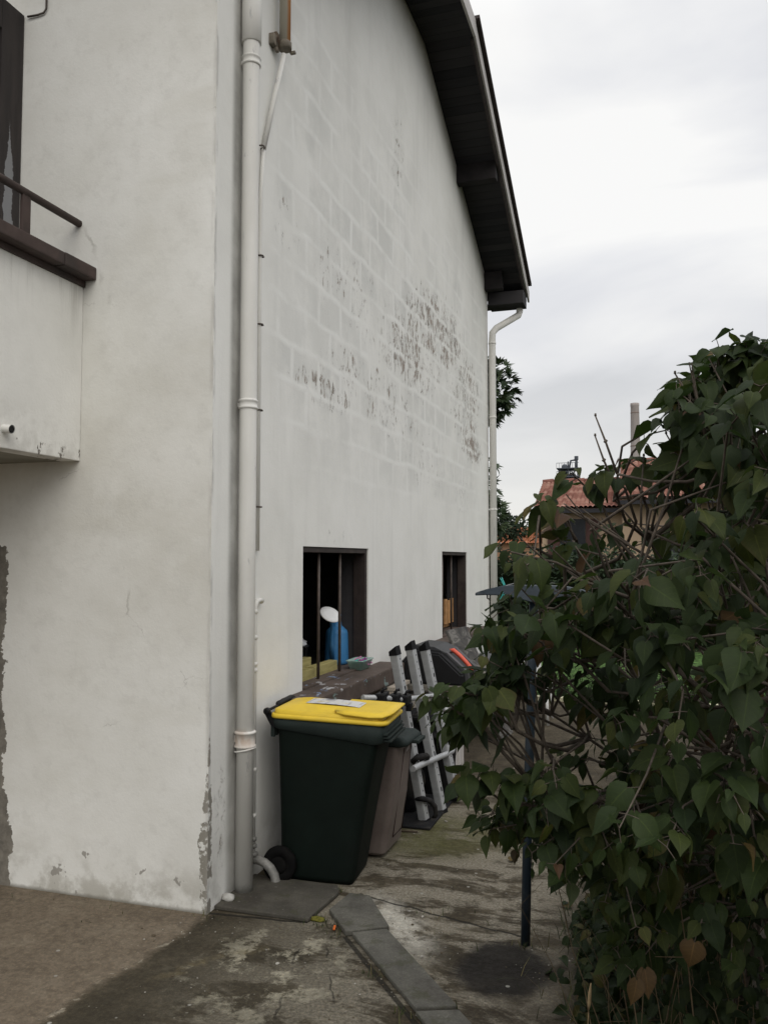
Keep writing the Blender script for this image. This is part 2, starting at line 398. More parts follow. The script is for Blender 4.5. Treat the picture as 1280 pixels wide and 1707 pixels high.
def pipe_material():
    q = NT("white_painted_pipe", .6, .35)
    X, Y, Z = q.xyz()
    base = q.ramp(q.noise(3, 5, .6, vec=q.mapping((3, 3, .6))), [(.3, (.60, .59, .555)), (.7, (.69, .68, .645))])
    sc = q.noise(1, 6, .7, vec=q.mapping((16, 16, 4)))
    base = q.mix(q.math('MULTIPLY', q.sm(sc, .62, .68), .55), base, (.34, .34, .35))
    base = q.mix(q.math('MULTIPLY', q.sm(Z, q.math('MULTIPLY', q.noise(14, 4, .7), .16), .0), .85), base, (.13, .125, .105))
    rst = q.math('MULTIPLY', q.ellip(Y, Z, 4.24, .855, .16, .07), q.sm(q.noise(9, 5, .7, vec=q.mapping((1, 1, .4))), .36, .55))
    base = q.mix(q.math('MULTIPLY', rst, .55), base, (.40, .24, .14))
    q.col(base); q.bump(q.noise(30, 4), .2, .004); return q.m
M['pipe'] = pipe_material()
def rusty_pipe():
    q = NT("rust_stained_pipe", .7, .3)
    X, Y, Z = q.xyz()
    n = q.noise(1, 5, .65, vec=q.mapping((14, 14, 1.3)))
    side = q.math('DIVIDE', q.math('ADD', q.math('ADD', q.math('MULTIPLY', X, .953), q.math('MULTIPLY', Y, .303)), .631), .036)
    side = q.math('ADD', q.math('MULTIPLY', side, .4), q.math('ADD', .38, q.math('MULTIPLY', n, .35)))
    c = q.mix(q.sm(side, .66, .86), (.42, .39, .32), q.ramp(n, [(.35, (.40, .15, .045)), (.65, (.50, .26, .11))]))
    q.col(c); q.bump(q.noise(40, 4), .2, .004); return q.m
M['rust'] = rusty_pipe()

H0 = (WX, FY, 0)
house = thing('house', H0, "tall white house with flaking paint on its gable wall and a dark roof overhang", "house")

# roof line (underside, at the wall): list of (Y, z)
PROF = [(3.966, 6.05), (7.25, 7.40), (8.45, 7.42), (12.05, 5.93)]
def gable_wall():
    mb = MB()
    ys = [FY, WIN[0][0], WIN[0][1], WIN[1][0], WIN[1][1], RY]; zt = 5.9
    zs = [0, WIN[0][2], WIN[0][3], zt]
    T = .26
    for xx in (WX, WX - T):
        for i in range(5):
            for k in range(3):
                if k == 1 and i in (1, 3): continue
                mb.quad((xx, ys[i], zs[k]), (xx, ys[i + 1], zs[k]), (xx, ys[i + 1], zs[k + 1]), (xx, ys[i], zs[k + 1]))
        mb.quad((xx, FY, zt), (xx, RY, zt), *[(xx, y, z) for y, z in reversed(PROF)])
    for (a, b, z0, z1) in WIN:
        for p, r in (((a, z0), (a, z1)), ((a, z1), (b, z1)), ((b, z1), (b, z0)), ((b, z0), (a, z0))):
            mb.quad((WX, p[0], p[1]), (WX, r[0], r[1]), (WX - T, r[0], r[1]), (WX - T, p[0], p[1]))
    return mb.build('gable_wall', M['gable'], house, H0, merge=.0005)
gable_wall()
def front_wall():
    mb = MB(); T = .26
    DX0, DX1, DZ = -6.2, -3.66, 2.05            # wide ground floor doorway
    UX0, UX1, UZ0, UZ1 = -5.4, -3.58, 2.55, 5.08  # balcony door
    xs = [-9.5, DX0, UX0, DX1, UX1, WX]; zs = [0, DZ, UZ0, UZ1, 6.05]
    def hole(i, k):
        a, b = xs[i], xs[i + 1]
        return (k == 0 and a >= DX0 and b <= DX1 + 1e-6) or (k == 2 and a >= UX0 and b <= UX1 + 1e-6)
    for yy in (FY, FY + T):
        for i in range(5):
            for k in range(4):
                if hole(i, k): continue
                x1 = xs[i + 1] if (xs[i + 1] != WX or yy == FY) else WX - T
                mb.quad((xs[i], yy, zs[k]), (x1, yy, zs[k]), (x1, yy, zs[k + 1]), (xs[i], yy, zs[k + 1]))
    for (x0, x1, z0, z1) in ((DX0, DX1, 0, DZ), (UX0, UX1, UZ0, UZ1)):
        for p, r in (((x0, z0), (x0, z1)), ((x0, z1), (x1, z1)), ((x1, z1), (x1, z0)), ((x1, z0), (x0, z0))):
            mb.quad((p[0], FY, p[1]), (r[0], FY, r[1]), (r[0], FY + T, r[1]), (p[0], FY + T, p[1]))
    return mb.build('front_wall', M['front'], house, H0, merge=.0005)
front_wall()
mb = MB(); mb.box(-9.5, WX - .262, RY - .26, RY, 0, 5.93); mb.build('rear_wall', M['front'], house, H0)
mb = MB(); mb.box(-9.5, -9.26, FY + .262, RY - .262, 0, 5.9); mb.build('side_wall', M['front'], house, H0)
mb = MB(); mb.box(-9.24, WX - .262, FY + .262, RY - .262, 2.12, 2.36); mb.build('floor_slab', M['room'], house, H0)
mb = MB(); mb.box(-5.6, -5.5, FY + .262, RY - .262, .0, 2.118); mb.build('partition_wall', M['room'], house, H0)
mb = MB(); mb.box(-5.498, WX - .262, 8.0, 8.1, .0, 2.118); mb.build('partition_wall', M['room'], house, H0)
# big ground floor door, ajar side out of frame
mb = MB()
for k in range(6): mb.box(-6.19 + k * .42, -5.775 + k * .42, FY + .13, FY + .17, .03, 2.04, .006)
mb.build('garage_door', M['brown'], house, H0)
mb = MB(); mb.box(-5.39, -3.6, FY + .14, FY + .18, 2.56, 5.07, .004)
dr = mb.build('balcony_door', M['brown'], house, H0)

def roof():
    o = -1.70                                   # verge plane
    # outer profile of boarded underside, extended past the eaves
    pr = [(3.5, 5.87), (7.25, 7.40), (8.45, 7.42), (12.42, 5.78)]
    th = .05
    mb = MB()
    low = [(-9.8, y, z) for y, z in pr] ; up = [(-9.8, y, z + th) for y, z in reversed(pr)]
    mb.prism(low + up, (o + 9.8, 0, 0))
    rf = mb.build('roof', M['soffit'], house, H0)
    # tiles on top, a touch proud of the verge board
    mb = MB()
    low = [(-9.8, y, z + .17) for y, z in pr[2:]]; up = [(-9.8, y, z + .205) for y, z in reversed(pr[2:])]
    mb.prism(low + up, (o + .075 + 9.8, 0, 0))
    low = [(-9.8, y, z + .17) for y, z in pr[:3]]; up = [(-9.8, y, z + .19) for y, z in reversed(pr[:3])]
    mb.prism(low + up, (o - .01 + 9.8, 0, 0))
    mb.build('roof_tiles', [M['tiledark']], rf, H0)
    # verge board: two lengths meeting at the ridge, narrower towards the eaves
    mb = MB()
    def bd(y0, z0, y1, z1, h0, h1, x):
        mb.prism([(x, y0, z0), (x, y1, z1), (x, y1, z1 + h1), (x, y0, z0 + h0)], (.028, 0, 0), .004)
    bd(8.47, 7.395, 12.50, 5.725, .175, .165, o + .002)
    bd(6.9, 7.24, 7.25, 7.375, .19, .19, o + .002)
    bd(7.252, 7.375, 8.468, 7.395, .19, .19, o + .004)
    bd(3.5, 5.84, 6.9, 7.24, .19, .19, o + .002)
    mb.build('verge_board', M['fascia'], rf, H0)
    # lath under the verge board
    mb = MB()
    mb.prism([(o - .03, 8.47, 7.36), (o - .03, 12.42, 5.715), (o - .03, 12.42, 5.745), (o - .03, 8.47, 7.40)], (.027, 0, 0))
    mb.build('verge_lath', M['tiledark'], rf, H0)
    for (y, z, d, w) in ((10.06, 6.745, .19, .13), (5.9, 6.86, .19, .13)):
        mb = MB(); mb.box(WX - .3, o - .035, y - w / 2, y + w / 2, z - d, z + .1, .006)
        # shaped end
        mb.build('purlin', M['purlin'], rf, H0)
    mb = MB()
    mb.prism([(WX - .2, 11.80, 5.76), (WX - .2, 11.93, 5.76), (WX - .2, 11.93, 6.02), (WX - .2, 11.80, 6.02)], (.46, 0, 0), .006)
    mb.build('purlin', M['purlin'], rf, H0)
    # closed eaves box at the rear corner
    mb = MB(); mb.box(WX + .002, o - .002, 12.06, 12.40, 5.60, 5.79, .006)
    mb.build('eaves_board', M['soffit'], rf, H0)
    mb = MB()
    rings = []
    for x in (-9.8, o - .02):
        rings.append([(x, 12.46 + .075 * math.cos(a), 5.72 + .075 * math.sin(a)) for a in [R(180 + 180 * k / 8) for k in range(9)]])
    mb.loft(rings, closed=False, caps=(False, False))
    g = mb.build('gutter', M['tiledark'], rf, H0); md = g.modifiers.new('t', 'SOLIDIFY'); md.thickness = .004
roof()

# balcony: parapet towards the viewer
bal_mb = MB()
bal_mb.box(-3.19, -3.07, 2.0, FY - .002, 2.405, 3.436, .005)
bal_mb.box(-6.6, -3.192, 2.124, FY - .003, 2.425, 2.60)
bal_mb.box(-6.6, -3.192, 2.001, 2.122, 2.425, 3.435)
bal = bal_mb.build('balcony', M['balc'], house, H0)
mb = MB(); mb.box(-3.24, -2.985, 1.95, FY - .27, 3.44, 3.51, .008); mb.box(-3.24, -2.982, FY - .268, FY - .001, 3.439, 3.513, .010)
mb.box(-3.17, -3.055, 1.99, FY - .004, 3.405, 3.438); mb.build('coping', M['capbrown'], bal, H0)
mb = MB(); mb.box(-6.6, -3.194, 2.13, FY - .004, 2.408, 2.423); mb.build('balcony_ceiling', simple('shaded_soffit_paint', (.26, .25, .21), .9, .1, 0, .25, 3), bal, H0)  # underside darker than the parapet: its shade is put into the colour
mb = MB(); mb.tube([(-3.108, 1.98, 3.785), (-3.108, FY - .002, 3.785)], .021, 12); mb.build('handrail', M['capbrown'], bal, H0)
for y in (3.53, 2.75):
    mb = MB(); mb.box(-3.118, -3.098, y - .03, y + .03, 3.508, 3.772, .003); mb.build('railing_post', M['capbrown'], bal, H0)
mb = MB(); mb.tube([(-3.10, 3.375, 2.505), (-3.02, 3.375, 2.497)], .022, 14, caps=False); mb.tube([(-3.02, 3.375, 2.497), (-3.10, 3.375, 2.505)], .017, 14, 1)
mb.build('drain_spout', [M['pipe'], M['black']], bal, H0)
# shutter folded out from the wall
def shutter():
    q = NT("peeling_brown_shutter_paint", .6, .3)
    X, Y, Z = q.xyz()
    c = q.ramp(q.noise(5, 5, .6, vec=q.mapping((4, 4, .5))), [(.3, (.020, .017, .017)), (.7, (.038, .031, .029))])
    w = q.math('MULTIPLY', q.math('SUBTRACT', q.noise(9, 5, .7), .5), .07)
    u = q.math('ABSOLUTE', q.math('ADD', q.math('SUBTRACT', Y, 3.865), w))
    half = q.sm(Z, 4.42, 4.05, .0, .034)
    pk = q.math('LESS_THAN', u, half)
    c = q.mix(q.math('MULTIPLY', pk, .92), c, (.22, .225, .235)); q.col(c); q.bump(q.noise(40, 3), .2, .003)
    mb = MB()
    mb.box(-3.585, -3.545, 3.10, FY - .004, 2.66, 5.12, .003)
    for (y0, y1, z0, z1) in ((3.785, FY - .006, 2.665, 5.115), (3.102, 3.25, 2.665, 5.115), (3.252, 3.783, 4.93, 5.115), (3.252, 3.783, 2.665, 2.85)):
        mb.box(-3.544, -3.528, y0, y1, z0, z1, .003)
    return mb.build('shutter', q.m, house, H0)
shutter()
# thin cable over the balcony door
mb = MB(); mb.tube([(-3.50, FY - .012, 5.10), (-3.43, FY - .010, 5.098), (-3.385, FY - .010, 5.102), (-3.368, FY - .010, 5.125), (-3.364, FY - .010, 5.6), (-3.36, FY - .01, 6.0)], .006, 6)
mb.build('cable', M['steel'], house, H0)

# windows of the ground floor: brown lining, bars, projecting sill
for wi, (a, b, z0, z1) in enumerate(WIN):
    mb = MB(); X0, X1 = WX - .115, WX - .012
    mb.box(X0, X1, b - .05, b - .002, z0 + .002, z1 - .002, .003)
    mb.box(X0, X1, a + .002, a + .03, z0 + .002, z1 - .002, .003)
    mb.box(X0, X1, a + .032, b - .052, z1 - .04, z1 - .002, .003)
    wn_ = mb.build('window_frame', M['brown'], house, H0)
    mb = MB(); X2 = WX - .258
    mb.box(X2, X0 - .002, b - .03, b - .002, z0 + .002, z1 - .002); mb.box(X2, X0 - .002, a + .002, a + .02, z0 + .002, z1 - .002); mb.box(X2, X0 - .002, a + .022, b - .032, z1 - .03, z1 - .002)
    mb.build('reveal_shade', M['soffit'], wn_, H0)  # added dark boards stand in for shade over the white inner reveal
    for by in ((a + .440, a + .873) if wi == 0 else (a + .27, a + .72)):
        mb = MB(); mb.tube([(WX - .065, by, z0 + .003), (WX - .065, by, z1 - .003)], .0115, 10)
        mb.build('window_bar', M['steel'], wn_, H0)
def sill_material():
    q = NT("brown_sill_paint_with_spatter", .75, .25)
    X, Y, Z = q.xyz()
    c = q.ramp(q.noise(4, 5, .6), [(.3, (.060, .045, .037)), (.7, (.115, .088, .074))])
    sp = q.noise(1, 5, .7, .4, vec=q.mapping((14, 7, 14)))
    top = q.math('MULTIPLY', q.sm(Y, 6.35, 5.7), q.sm(Z, .95, .97))
    c = q.mix(q.math('MULTIPLY', q.math('MULTIPLY', q.sm(sp, .60, .63), top), .9), c, q.ramp(q.noise(6, 2), [(.45, (.42, .42, .42)), (.55, (.17, .24, .36))]))
    fl = q.noise(1, 6, .72, .5, vec=q.mapping((5, 3.2, 8), (2, 2, 2)))
    side = q.math('MULTIPLY', q.sm(Z, .968, .955), q.math('LESS_THAN', Z, .97))
    c = q.mix(q.math('MULTIPLY', q.sm(fl, .56, .60), side), c, q.ramp(q.noise(3, 3), [(.45, (.30, .30, .28)), (.6, (.16, .26, .25))]))
    q.col(c); q.bump(q.noise(25, 4), .4, .006); return q.m
M['sill'] = sill_material()
for (a, b, z0, z1), (y0, y1, x1) in zip(WIN, ((4.86, 6.86, -2.0), (8.5, 10.9, -2.03))):
    mb = MB(); mb.box(WX + .001, x1, y0, y1, .845, .975, .012); mb.box(WX - .25, WX + .02, a + .003, b - .003, .90, .987)
    mb.build('window_sill', M['sill'], house, H0)
# workbench inside, under the first window
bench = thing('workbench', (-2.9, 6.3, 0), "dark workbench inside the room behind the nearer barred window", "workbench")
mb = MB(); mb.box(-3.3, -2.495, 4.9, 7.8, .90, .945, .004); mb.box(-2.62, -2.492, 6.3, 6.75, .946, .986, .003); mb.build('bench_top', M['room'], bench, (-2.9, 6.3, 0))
for (x, y) in ((-3.25, 4.95), (-2.55, 4.95), (-3.25, 7.75), (-2.55, 7.75)):
    mb = MB(); mb.box(x - .035, x + .035, y - .035, y + .035, .0, .898); mb.build('leg', M['room'], bench, (-2.9, 6.3, 0))

# ---- drain pipe at the near corner
def ring_path(c, r, n=8): pass
dp_mb = MB(); PXc, PYc = -2.168, 4.262
top = [(PXc, PYc, .0), (PXc, PYc, 2.0), (PXc, PYc, 4.95), (PXc + .005, PYc + .01, 6.1)]
dp_mb.tube(top, .049, 20)
drain = dp_mb.build('drainpipe', M['pipe'], house, H0)
def collar(z, h, r, lip=.006):
    mb = MB(); mb.lathe((PXc, PYc, z), [(r - .004, 0), (r, .003), (r + lip, .006), (r + lip, .014), (r, .018), (r, h - .018), (r + lip, h - .014), (r + lip, h - .006), (r, h - .002), (r - .004, h)], 20)
    mb.box(WX - .004, PXc - .03, PYc - .012, PYc + .012, z + h * .3, z + h * .7)
    return mb.build('pipe_collar', M['pipe'], drain, H0)
mb = MB(); mb.tube([(PXc + .058 * math.cos(R(a)), PYc + .058 * math.sin(R(a)), .79 + .012 * math.cos(R(a))) for a in range(0, 361, 20)], .005, 6); mb.build('pipe_tie', M['pipe'], drain, H0)
collar(.80, .095, .055); collar(2.70, .06, .052, .004); collar(4.72, .06, .052, .004)
mb = MB(); mb.lathe((PXc, PYc, 4.86), [(.05, 0), (.058, .004), (.058, .4), (.05, .404)], 20); mb.build('pipe_socket', M['pipe'], drain, H0)
# thin conduit beside it
con_mb = MB(); cx = WX + .016
con_mb.tube([(cx, 4.486, 1.90), (cx, 4.486, 3.4), (cx, 4.49, 4.05), (cx, 4.52, 4.36)], .0125, 8)
con_mb.tube([(cx, 4.52, 4.36), (cx + .02, 4.62, 4.72), (WX + .064, 4.705, 5.06)], .0165, 8)
con = con_mb.build('conduit', M['pipe'], house, H0)
for z in (4.36, 3.68, 3.26, 2.74, 2.16):
    mb = MB(); mb.tube([(cx - .016, 4.47, z), (cx + .014, 4.475, z), (cx + .019, 4.488, z), (cx + .014, 4.51, z), (cx - .015, 4.515, z)], .005, 6); mb.build('pipe_clip', M['steel'], con, H0)
fl_mb = MB(); fx, fy = WX + .066, 4.715
fl_mb.tube([(fx, fy, 5.10), (fx, fy + .005, 6.3)], .036, 18); flue = fl_mb.build('rusty_pipe', M['rust'], house, H0)
flue['label'] = "rust streaked upper pipe"
mb = MB(); mb.lathe((fx, fy, 5.095), [(.034, 0), (.043, .003), (.043, .045), (.038, .05)], 18); mb.box(WX, fx - .03, fy - .10, fy - .04, 5.09, 5.16, .004); mb.box(fx - .05, fx - .03, fy - .06, fy - .02, 5.07, 5.19, .003)
mb.box(fx + .02, fx + .055, fy + .03, fy + .05, 5.085, 5.10); mb.build('pipe_bracket', simple('tarnished_bracket', (.20, .175, .14), .7, .3, .2, .35, 22, (.12, .06, .03), .6), flue, H0)
# low water pipe with elbow and the curved drain end
wp_mb = MB(); x = WX + .022
wp_mb.tube([(x, 4.447, .14), (x, 4.447, 1.54), (x, 4.452, 1.575), (x, 4.475, 1.602), (x - .002, 4.52, 1.607), (x - .006, 4.545, 1.600)], [.014] * 5 + [.017], 10)
wp = wp_mb.build('water_pipe', M['pipe'], house, H0)
for z in (.36, .62, 1.19, 1.225, 1.38, 1.53):
    mb = MB(); mb.lathe((x, 4.447, z), [(.012, 0), (.019, .004), (.019, .022), (.012, .026)], 12); mb.build('pipe_collar', M['pipe'], wp, H0)
mb = MB()
for z, r in ((.225, .022), (.185, .024), (.14, .03)): mb.lathe((x, 4.447, z), [(.012, 0), (r, .006), (r, .022), (.012, .028)], 12)
pts = [(x, 4.447, .125)] + [(-2.185 + .13 * math.sin(R(t)), 4.45 - .015 * t / 90, .0 + .125 * math.cos(R(t)) ) for t in (8, 25, 45, 65, 82, 90)]
mb.tube(pts, .026, 12); mb.build('drain_elbow', simple("dirty_galvanised", (.22, .215, .20), .6, .4, .2, .35, 18, (.08, .07, .055), .7), wp, H0)
# downpipe at the rear corner
mb = MB(); px_, py_ = -2.155, 12.01
mb.tube([(-1.80, 12.36, 5.70), (-1.80, 12.36, 5.56), (-1.815, 12.345, 5.50), (-2.10, 12.06, 5.25), (-2.15, 12.01, 5.17), (px_, py_, 5.05), (px_, py_, .0)], .05, 14)
rd = mb.build('downpipe', M['pipe'], house, H0)
for z in (5.0, 2.55, 3.9):
    mb = MB(); mb.lathe((px_, py_, z), [(.048, 0), (.056, .003), (.056, .03), (.048, .033)], 16); mb.build('pipe_collar', M['pipe'], rd, H0)

# ================================================================ GROUND
def ground_material():
    q = NT("stained_concrete", .9, .25)
    X, Y, Z = q.xyz()
    fine = q.noise(26, 6, .7); med = q.noise(4.2, 6, .66); big = q.noise(1.1, 4, .6)
    moss = q.ramp(med, [(.25, (.030, .024, .014)), (.5, (.060, .048, .030)), (.75, (.115, .095, .064))])
    # right yard: long scrubbed streaks of pale concrete
    strk = q.noise(1, 8, .72, .5, vec=q.mapping((2.2, 5.2, 1), (0, 0, 0), (0, 0, R(-10))))
    strk2 = q.noise(1, 8, .74, .3, vec=q.mapping((3.2, 4.0, 1), (4, 4, 0), (0, 0, R(28))))
    pale = q.ramp(fine, [(.3, (.21, .185, .14)), (.7, (.42, .385, .31))])
    inyard = q.math('MULTIPLY', q.sm(X, -2.2, -1.5), q.sm(X, -.05, -.75))
    inyard = q.math('MULTIPLY', inyard, q.sm(Y, 7.6, 5.6))
    f = q.math('MULTIPLY', q.sm(q.math('ADD', q.math('MULTIPLY', strk, .72), q.math('MULTIPLY', strk2, .36)), .485, .575), inyard)
    grit = q.sm(q.noise(70, 4, .75), .38, .62)
    f = q.math('MULTIPLY', f, q.math('ADD', .45, q.math('MULTIPLY', grit, .55)))
    c = q.mix(q.math('MULTIPLY', f, .85), moss, pale)
    wp_ = q.math('MULTIPLY', q.ellip(X, Y, -1.26, 4.16, .55, .20, R(-52)), q.sm(q.noise(7, 5, .7), .36, .56))
    c = q.mix(q.math('MULTIPLY', wp_, .95), c, (.48, .455, .39))
    gm = q.math('MULTIPLY', q.ellip(X, Y, -1.45, 5.55, .75, .7), q.sm(q.noise(3.3, 6, .7), .30, .55))
    c = q.mix(q.math('MULTIPLY', gm, .85), c, q.mix(q.noise(30, 4, .7), (.050, .054, .014), (.105, .098, .035)))
    # left terrace: tan slab with a diagonal front edge
    edge = q.math('ADD', q.math('ADD', X, 2.29), q.math('MULTIPLY', q.math('SUBTRACT', q.noise(3.2, 8, .75), .5), .22))
    edge = q.math('ADD', edge, q.math('MULTIPLY', q.math('SUBTRACT', Y, 3.4), -.14))
    tan = q.ramp(med, [(.25, (.115, .092, .066)), (.5, (.16, .128, .092)), (.75, (.21, .175, .13))])
    tan = q.mix(q.math('MULTIPLY', q.sm(q.noise(9, 5, .7), .52, .7), .5), tan, (.085, .070, .05))
    onl = q.math('MULTIPLY', q.sm(edge, .05, -.03), q.math('LESS_THAN', Y, FY + .02))
    c = q.mix(onl, c, tan)
    # dark, wet, mossy strip right of that edge
    dk = q.math('MULTIPLY', q.math('MULTIPLY', q.sm(edge, -.02, .10), q.sm(X, -.85, -1.6)), q.sm(Y, 4.15, 3.9))
    c = q.mix(q.math('MULTIPLY', dk, .45), c, (.038, .033, .022))
    sc = q.math('MULTIPLY', q.math('MULTIPLY', q.sm(q.noise(5.5, 8, .75), .50, .60), q.ellip(X, Y, -1.62, 3.55, .6, .7)), dk)
    c = q.mix(q.math('MULTIPLY', sc, .85), c, (.34, .315, .24))
    oc = q.math('MULTIPLY', q.ellip(X, Y, -1.95, 3.52, .35, .07, R(50)), q.sm(q.noise(6, 4), .4, .6)); c = q.mix(q.math('MULTIPLY', oc, .5), c, (.20, .16, .08))
    # dark spot and soil by the post
    ws = q.ellip(X, Y, -.66, 3.86, .33, .42); ws = q.sm(q.math('ADD', ws, q.math('MULTIPLY', q.math('SUBTRACT', q.noise(6, 5, .7), .5), .8)), .2, .75)
    c = q.mix(q.math('MULTIPLY', ws, .95), c, (.012, .010, .008))
    soil = q.sm(q.math('ADD', X, q.math('MULTIPLY', q.noise(3, 5, .7), .5)), -.35, .15)
    soilc = q.ramp(fine, [(.3, (.022, .018, .012)), (.7, (.055, .045, .030))])
    c = q.mix(q.math('MULTIPLY', soil, q.sm(Y, 9.5, 8.0)), c, soilc)
    deb = q.math('MULTIPLY', q.ellip(X, Y, -.50, 3.25, .75, .60), q.sm(q.noise(8, 6, .72), .42, .56))
    c = q.mix(q.math('MULTIPLY', deb, .75), c, q.ramp(q.noise(42, 4, .7), [(.3, (.026, .020, .013)), (.62, (.060, .047, .031)), (.75, (.19, .16, .12))]))
    # joints and cracks
    jw = q.math('MULTIPLY', q.math('SUBTRACT', q.noise(7, 4), .5), .05)
    xj = q.math('ADD', X, jw); yj = q.math('ADD', Y, jw)
    jl = q.line(xj, yj, -1.57, 4.46, -.62, 4.20, .010)
    for a in ((-1.70, 4.035, -2.22, 3.99, .014), ):
        jl = q.math('MAXIMUM', jl, q.line(xj, yj, *a))
    for a in ((-1.62, 3.75, -1.40, 2.9, .006), (-1.52, 3.85, -1.22, 3.2, .005)):
        jl = q.math('MAXIMUM', jl, q.math('MULTIPLY', q.line(xj, yj, *a), q.sm(q.noise(5, 3), .46, .56, 0, .7)))
    eb = q.math('MULTIPLY', q.math('MULTIPLY', q.sm(q.math('ABSOLUTE', edge), .022, .006), q.sm(q.noise(11, 4, .7), .54, .60)), q.math('LESS_THAN', Y, FY))
    c = q.mix(q.math('MULTIPLY', eb, .7), c, (.30, .27, .21))
    jl = q.math('MAXIMUM', jl, q.line(X, Y, -1.455, 3.945, -.55, 2.87, .016))
    c = q.mix(q.math('MULTIPLY', jl, .85), c, (.016, .014, .010))
    # little white specks and lime spots
    v = q.voro(13); vr = q.xyz(v.outputs['Color'])[0]
    spk = q.math('MULTIPLY', q.sm(v.outputs['Distance'], q.math('MULTIPLY', vr, .16), q.math('MULTIPLY', vr, .10)), q.math('GREATER_THAN', vr, .86))
    spk = q.math('MULTIPLY', spk, q.math('LESS_THAN', Y, 7))
    c = q.mix(q.math('MULTIPLY', spk, .8), c, (.36, .35, .31))
    v2 = q.voro(34); vr2 = q.xyz(v2.outputs['Color'])[1]
    spk2 = q.math('MULTIPLY', q.sm(v2.outputs['Distance'], .16, .09), q.math('GREATER_THAN', vr2, .93))
    c = q.mix(q.math('MULTIPLY', spk2, .6), c, (.28, .26, .22))
    gr1 = q.noise(55, 5, .75); gr2 = q.noise(130, 3, .7)
    q_all = q.mix(q.math('MULTIPLY', q.sm(fine, .40, .60), .42), c, q.mix(1.0, c, (.50, .49, .47), 'MULTIPLY'))
    q_all = q.mix(q.math('MULTIPLY', q.sm(gr1, .50, .62), .45), q_all, q.mix(1.0, q_all, (1.75, 1.70, 1.6), 'MULTIPLY'))
    q_all = q.mix(q.math('MULTIPLY', q.sm(gr2, .56, .66), .5), q_all, q.mix(1.0, q_all, (.45, .45, .45), 'MULTIPLY'))
    # beyond the yard: rough grass land
    far = q.sm(Y, 13.5, 15.0)
    q_all = q.mix(far, q_all, q.ramp(med, [(.3, (.030, .040, .015)), (.7, (.055, .060, .028))]))
    q.col(q_all)
    q.rough(q.sm(fine, .3, .7, .78, .95))
    h = q.math('ADD', q.math('MULTIPLY', fine, .5), q.math('MULTIPLY', med, .8))
    h = q.math('SUBTRACT', h, q.math('MULTIPLY', jl, 1.2))
    h = q.math('ADD', h, q.math('MULTIPLY', q.noise(90, 3, .7), .35))
    q.bump(h, .75, .014); return q.m
M['ground'] = ground_material()
mb = MB()
xs = [-600, -60, -12, -4, 0, 4, 12, 60, 600]; ys = [-600, -60, -12, 0, 6, 12, 30, 100, 600]
gv = [[mb.bm.verts.new((x, y, 0)) for y in ys] for x in xs]
for i in range(len(xs) - 1):
    for j in range(len(ys) - 1): mb.bm.faces.new([gv[i][j], gv[i + 1][j], gv[i + 1][j + 1], gv[i][j + 1]])
tag(mb.build('ground', M['ground']), kind='structure')
# lawn with its concrete edging
M['grass'] = None
def grass_mat(name, a, b, tipc):
    q = NT(name, .8, .2); t = q.attr('tint')
    q.col(q.ramp(t, [(0, a), (.6, b), (1, tipc)])); return q.m
M['lawnbase'] = simple("lawn_soil_green", (.014, .026, .007), .9, .2, .4, 8)
mb = MB(); mb.box(-1.9, 9.0, 11.25, 17.5, .0, .03, .01); tag(mb.build('lawn', M['lawnbase']), kind='structure')
mb = MB(); mb.box(-1.9, 9.0, 11.12, 11.24, .0, .055, .008)
tag(mb.build('lawn_edging', simple("tan_concrete_edging", (.15, .12, .085), .9, .2, .3, 7)), kind='structure')

class Leafer:
    """collects many small faces as one mesh, with a tint per leaf"""
    def __init__(s): s.v = []; s.f = []; s.t = []; s.a = []; s.l = []
    def blade(s, p, d, w, h, tint, bend=.3):
        p = Vector(p); d = Vector(d); side = Vector((-d.y, d.x, 0)); side = side.normalized() if side.length > 1e-4 else Vector((1, 0, 0))
        n = len(s.v)
        m = p + Vector((d.x * bend * .35, d.y * bend * .35, h * .55)); tip = p + Vector((d.x * bend, d.y * bend, h))
        for q, ww in ((p, w), (m, w * .75), (tip, w * .1)):
            s.v += [tuple(q - side * ww), tuple(q + side * ww)]; s.t += [tint] * 2
        s.f += [(n, n + 1, n + 3, n + 2), (n + 2, n + 3, n + 5, n + 4)]
    def diamond(s, p, d, nrm, ln, wd, tint):
        p = Vector(p); d = Vector(d).normalized(); u = d.cross(Vector(nrm)).normalized(); n = len(s.v)
        k = u.cross(d)
        pts = [p, p + d * ln * .45 + u * wd * .5 + k * ln * .06, p + d * ln, p + d * ln * .45 - u * wd * .5 + k * ln * .06]
        s.v += [tuple(q) for q in pts]; s.t += [tint] * 4; s.f += [(n, n + 1, n + 2), (n, n + 2, n + 3)]
    def build(s, name, mat, parent=None, org=(0, 0, 0), smooth=False):
        return mesh_raw(name, s.v, s.f, mat, parent, org, {'tint': s.t}, smooth)
rg = random.Random(5)
lf = Leafer()
for _ in range(5200):
    x = rg.uniform(-1.85, 3.2); y = 11.27 + abs(rg.gauss(0, 1.3)); a = rg.uniform(0, 6.28)
    lf.blade((x, y, .028), (math.cos(a), math.sin(a), 0), rg.uniform(.003, .006), rg.uniform(.04, .10), rg.random(), rg.uniform(.02, .06))
tag(lf.build('lawn_grass', grass_mat("lawn_blades", (.010, .024, .006), (.020, .042, .010), (.045, .055, .02))), "short green grass of the small lawn behind the clothes line post", "grass", kind='stuff')

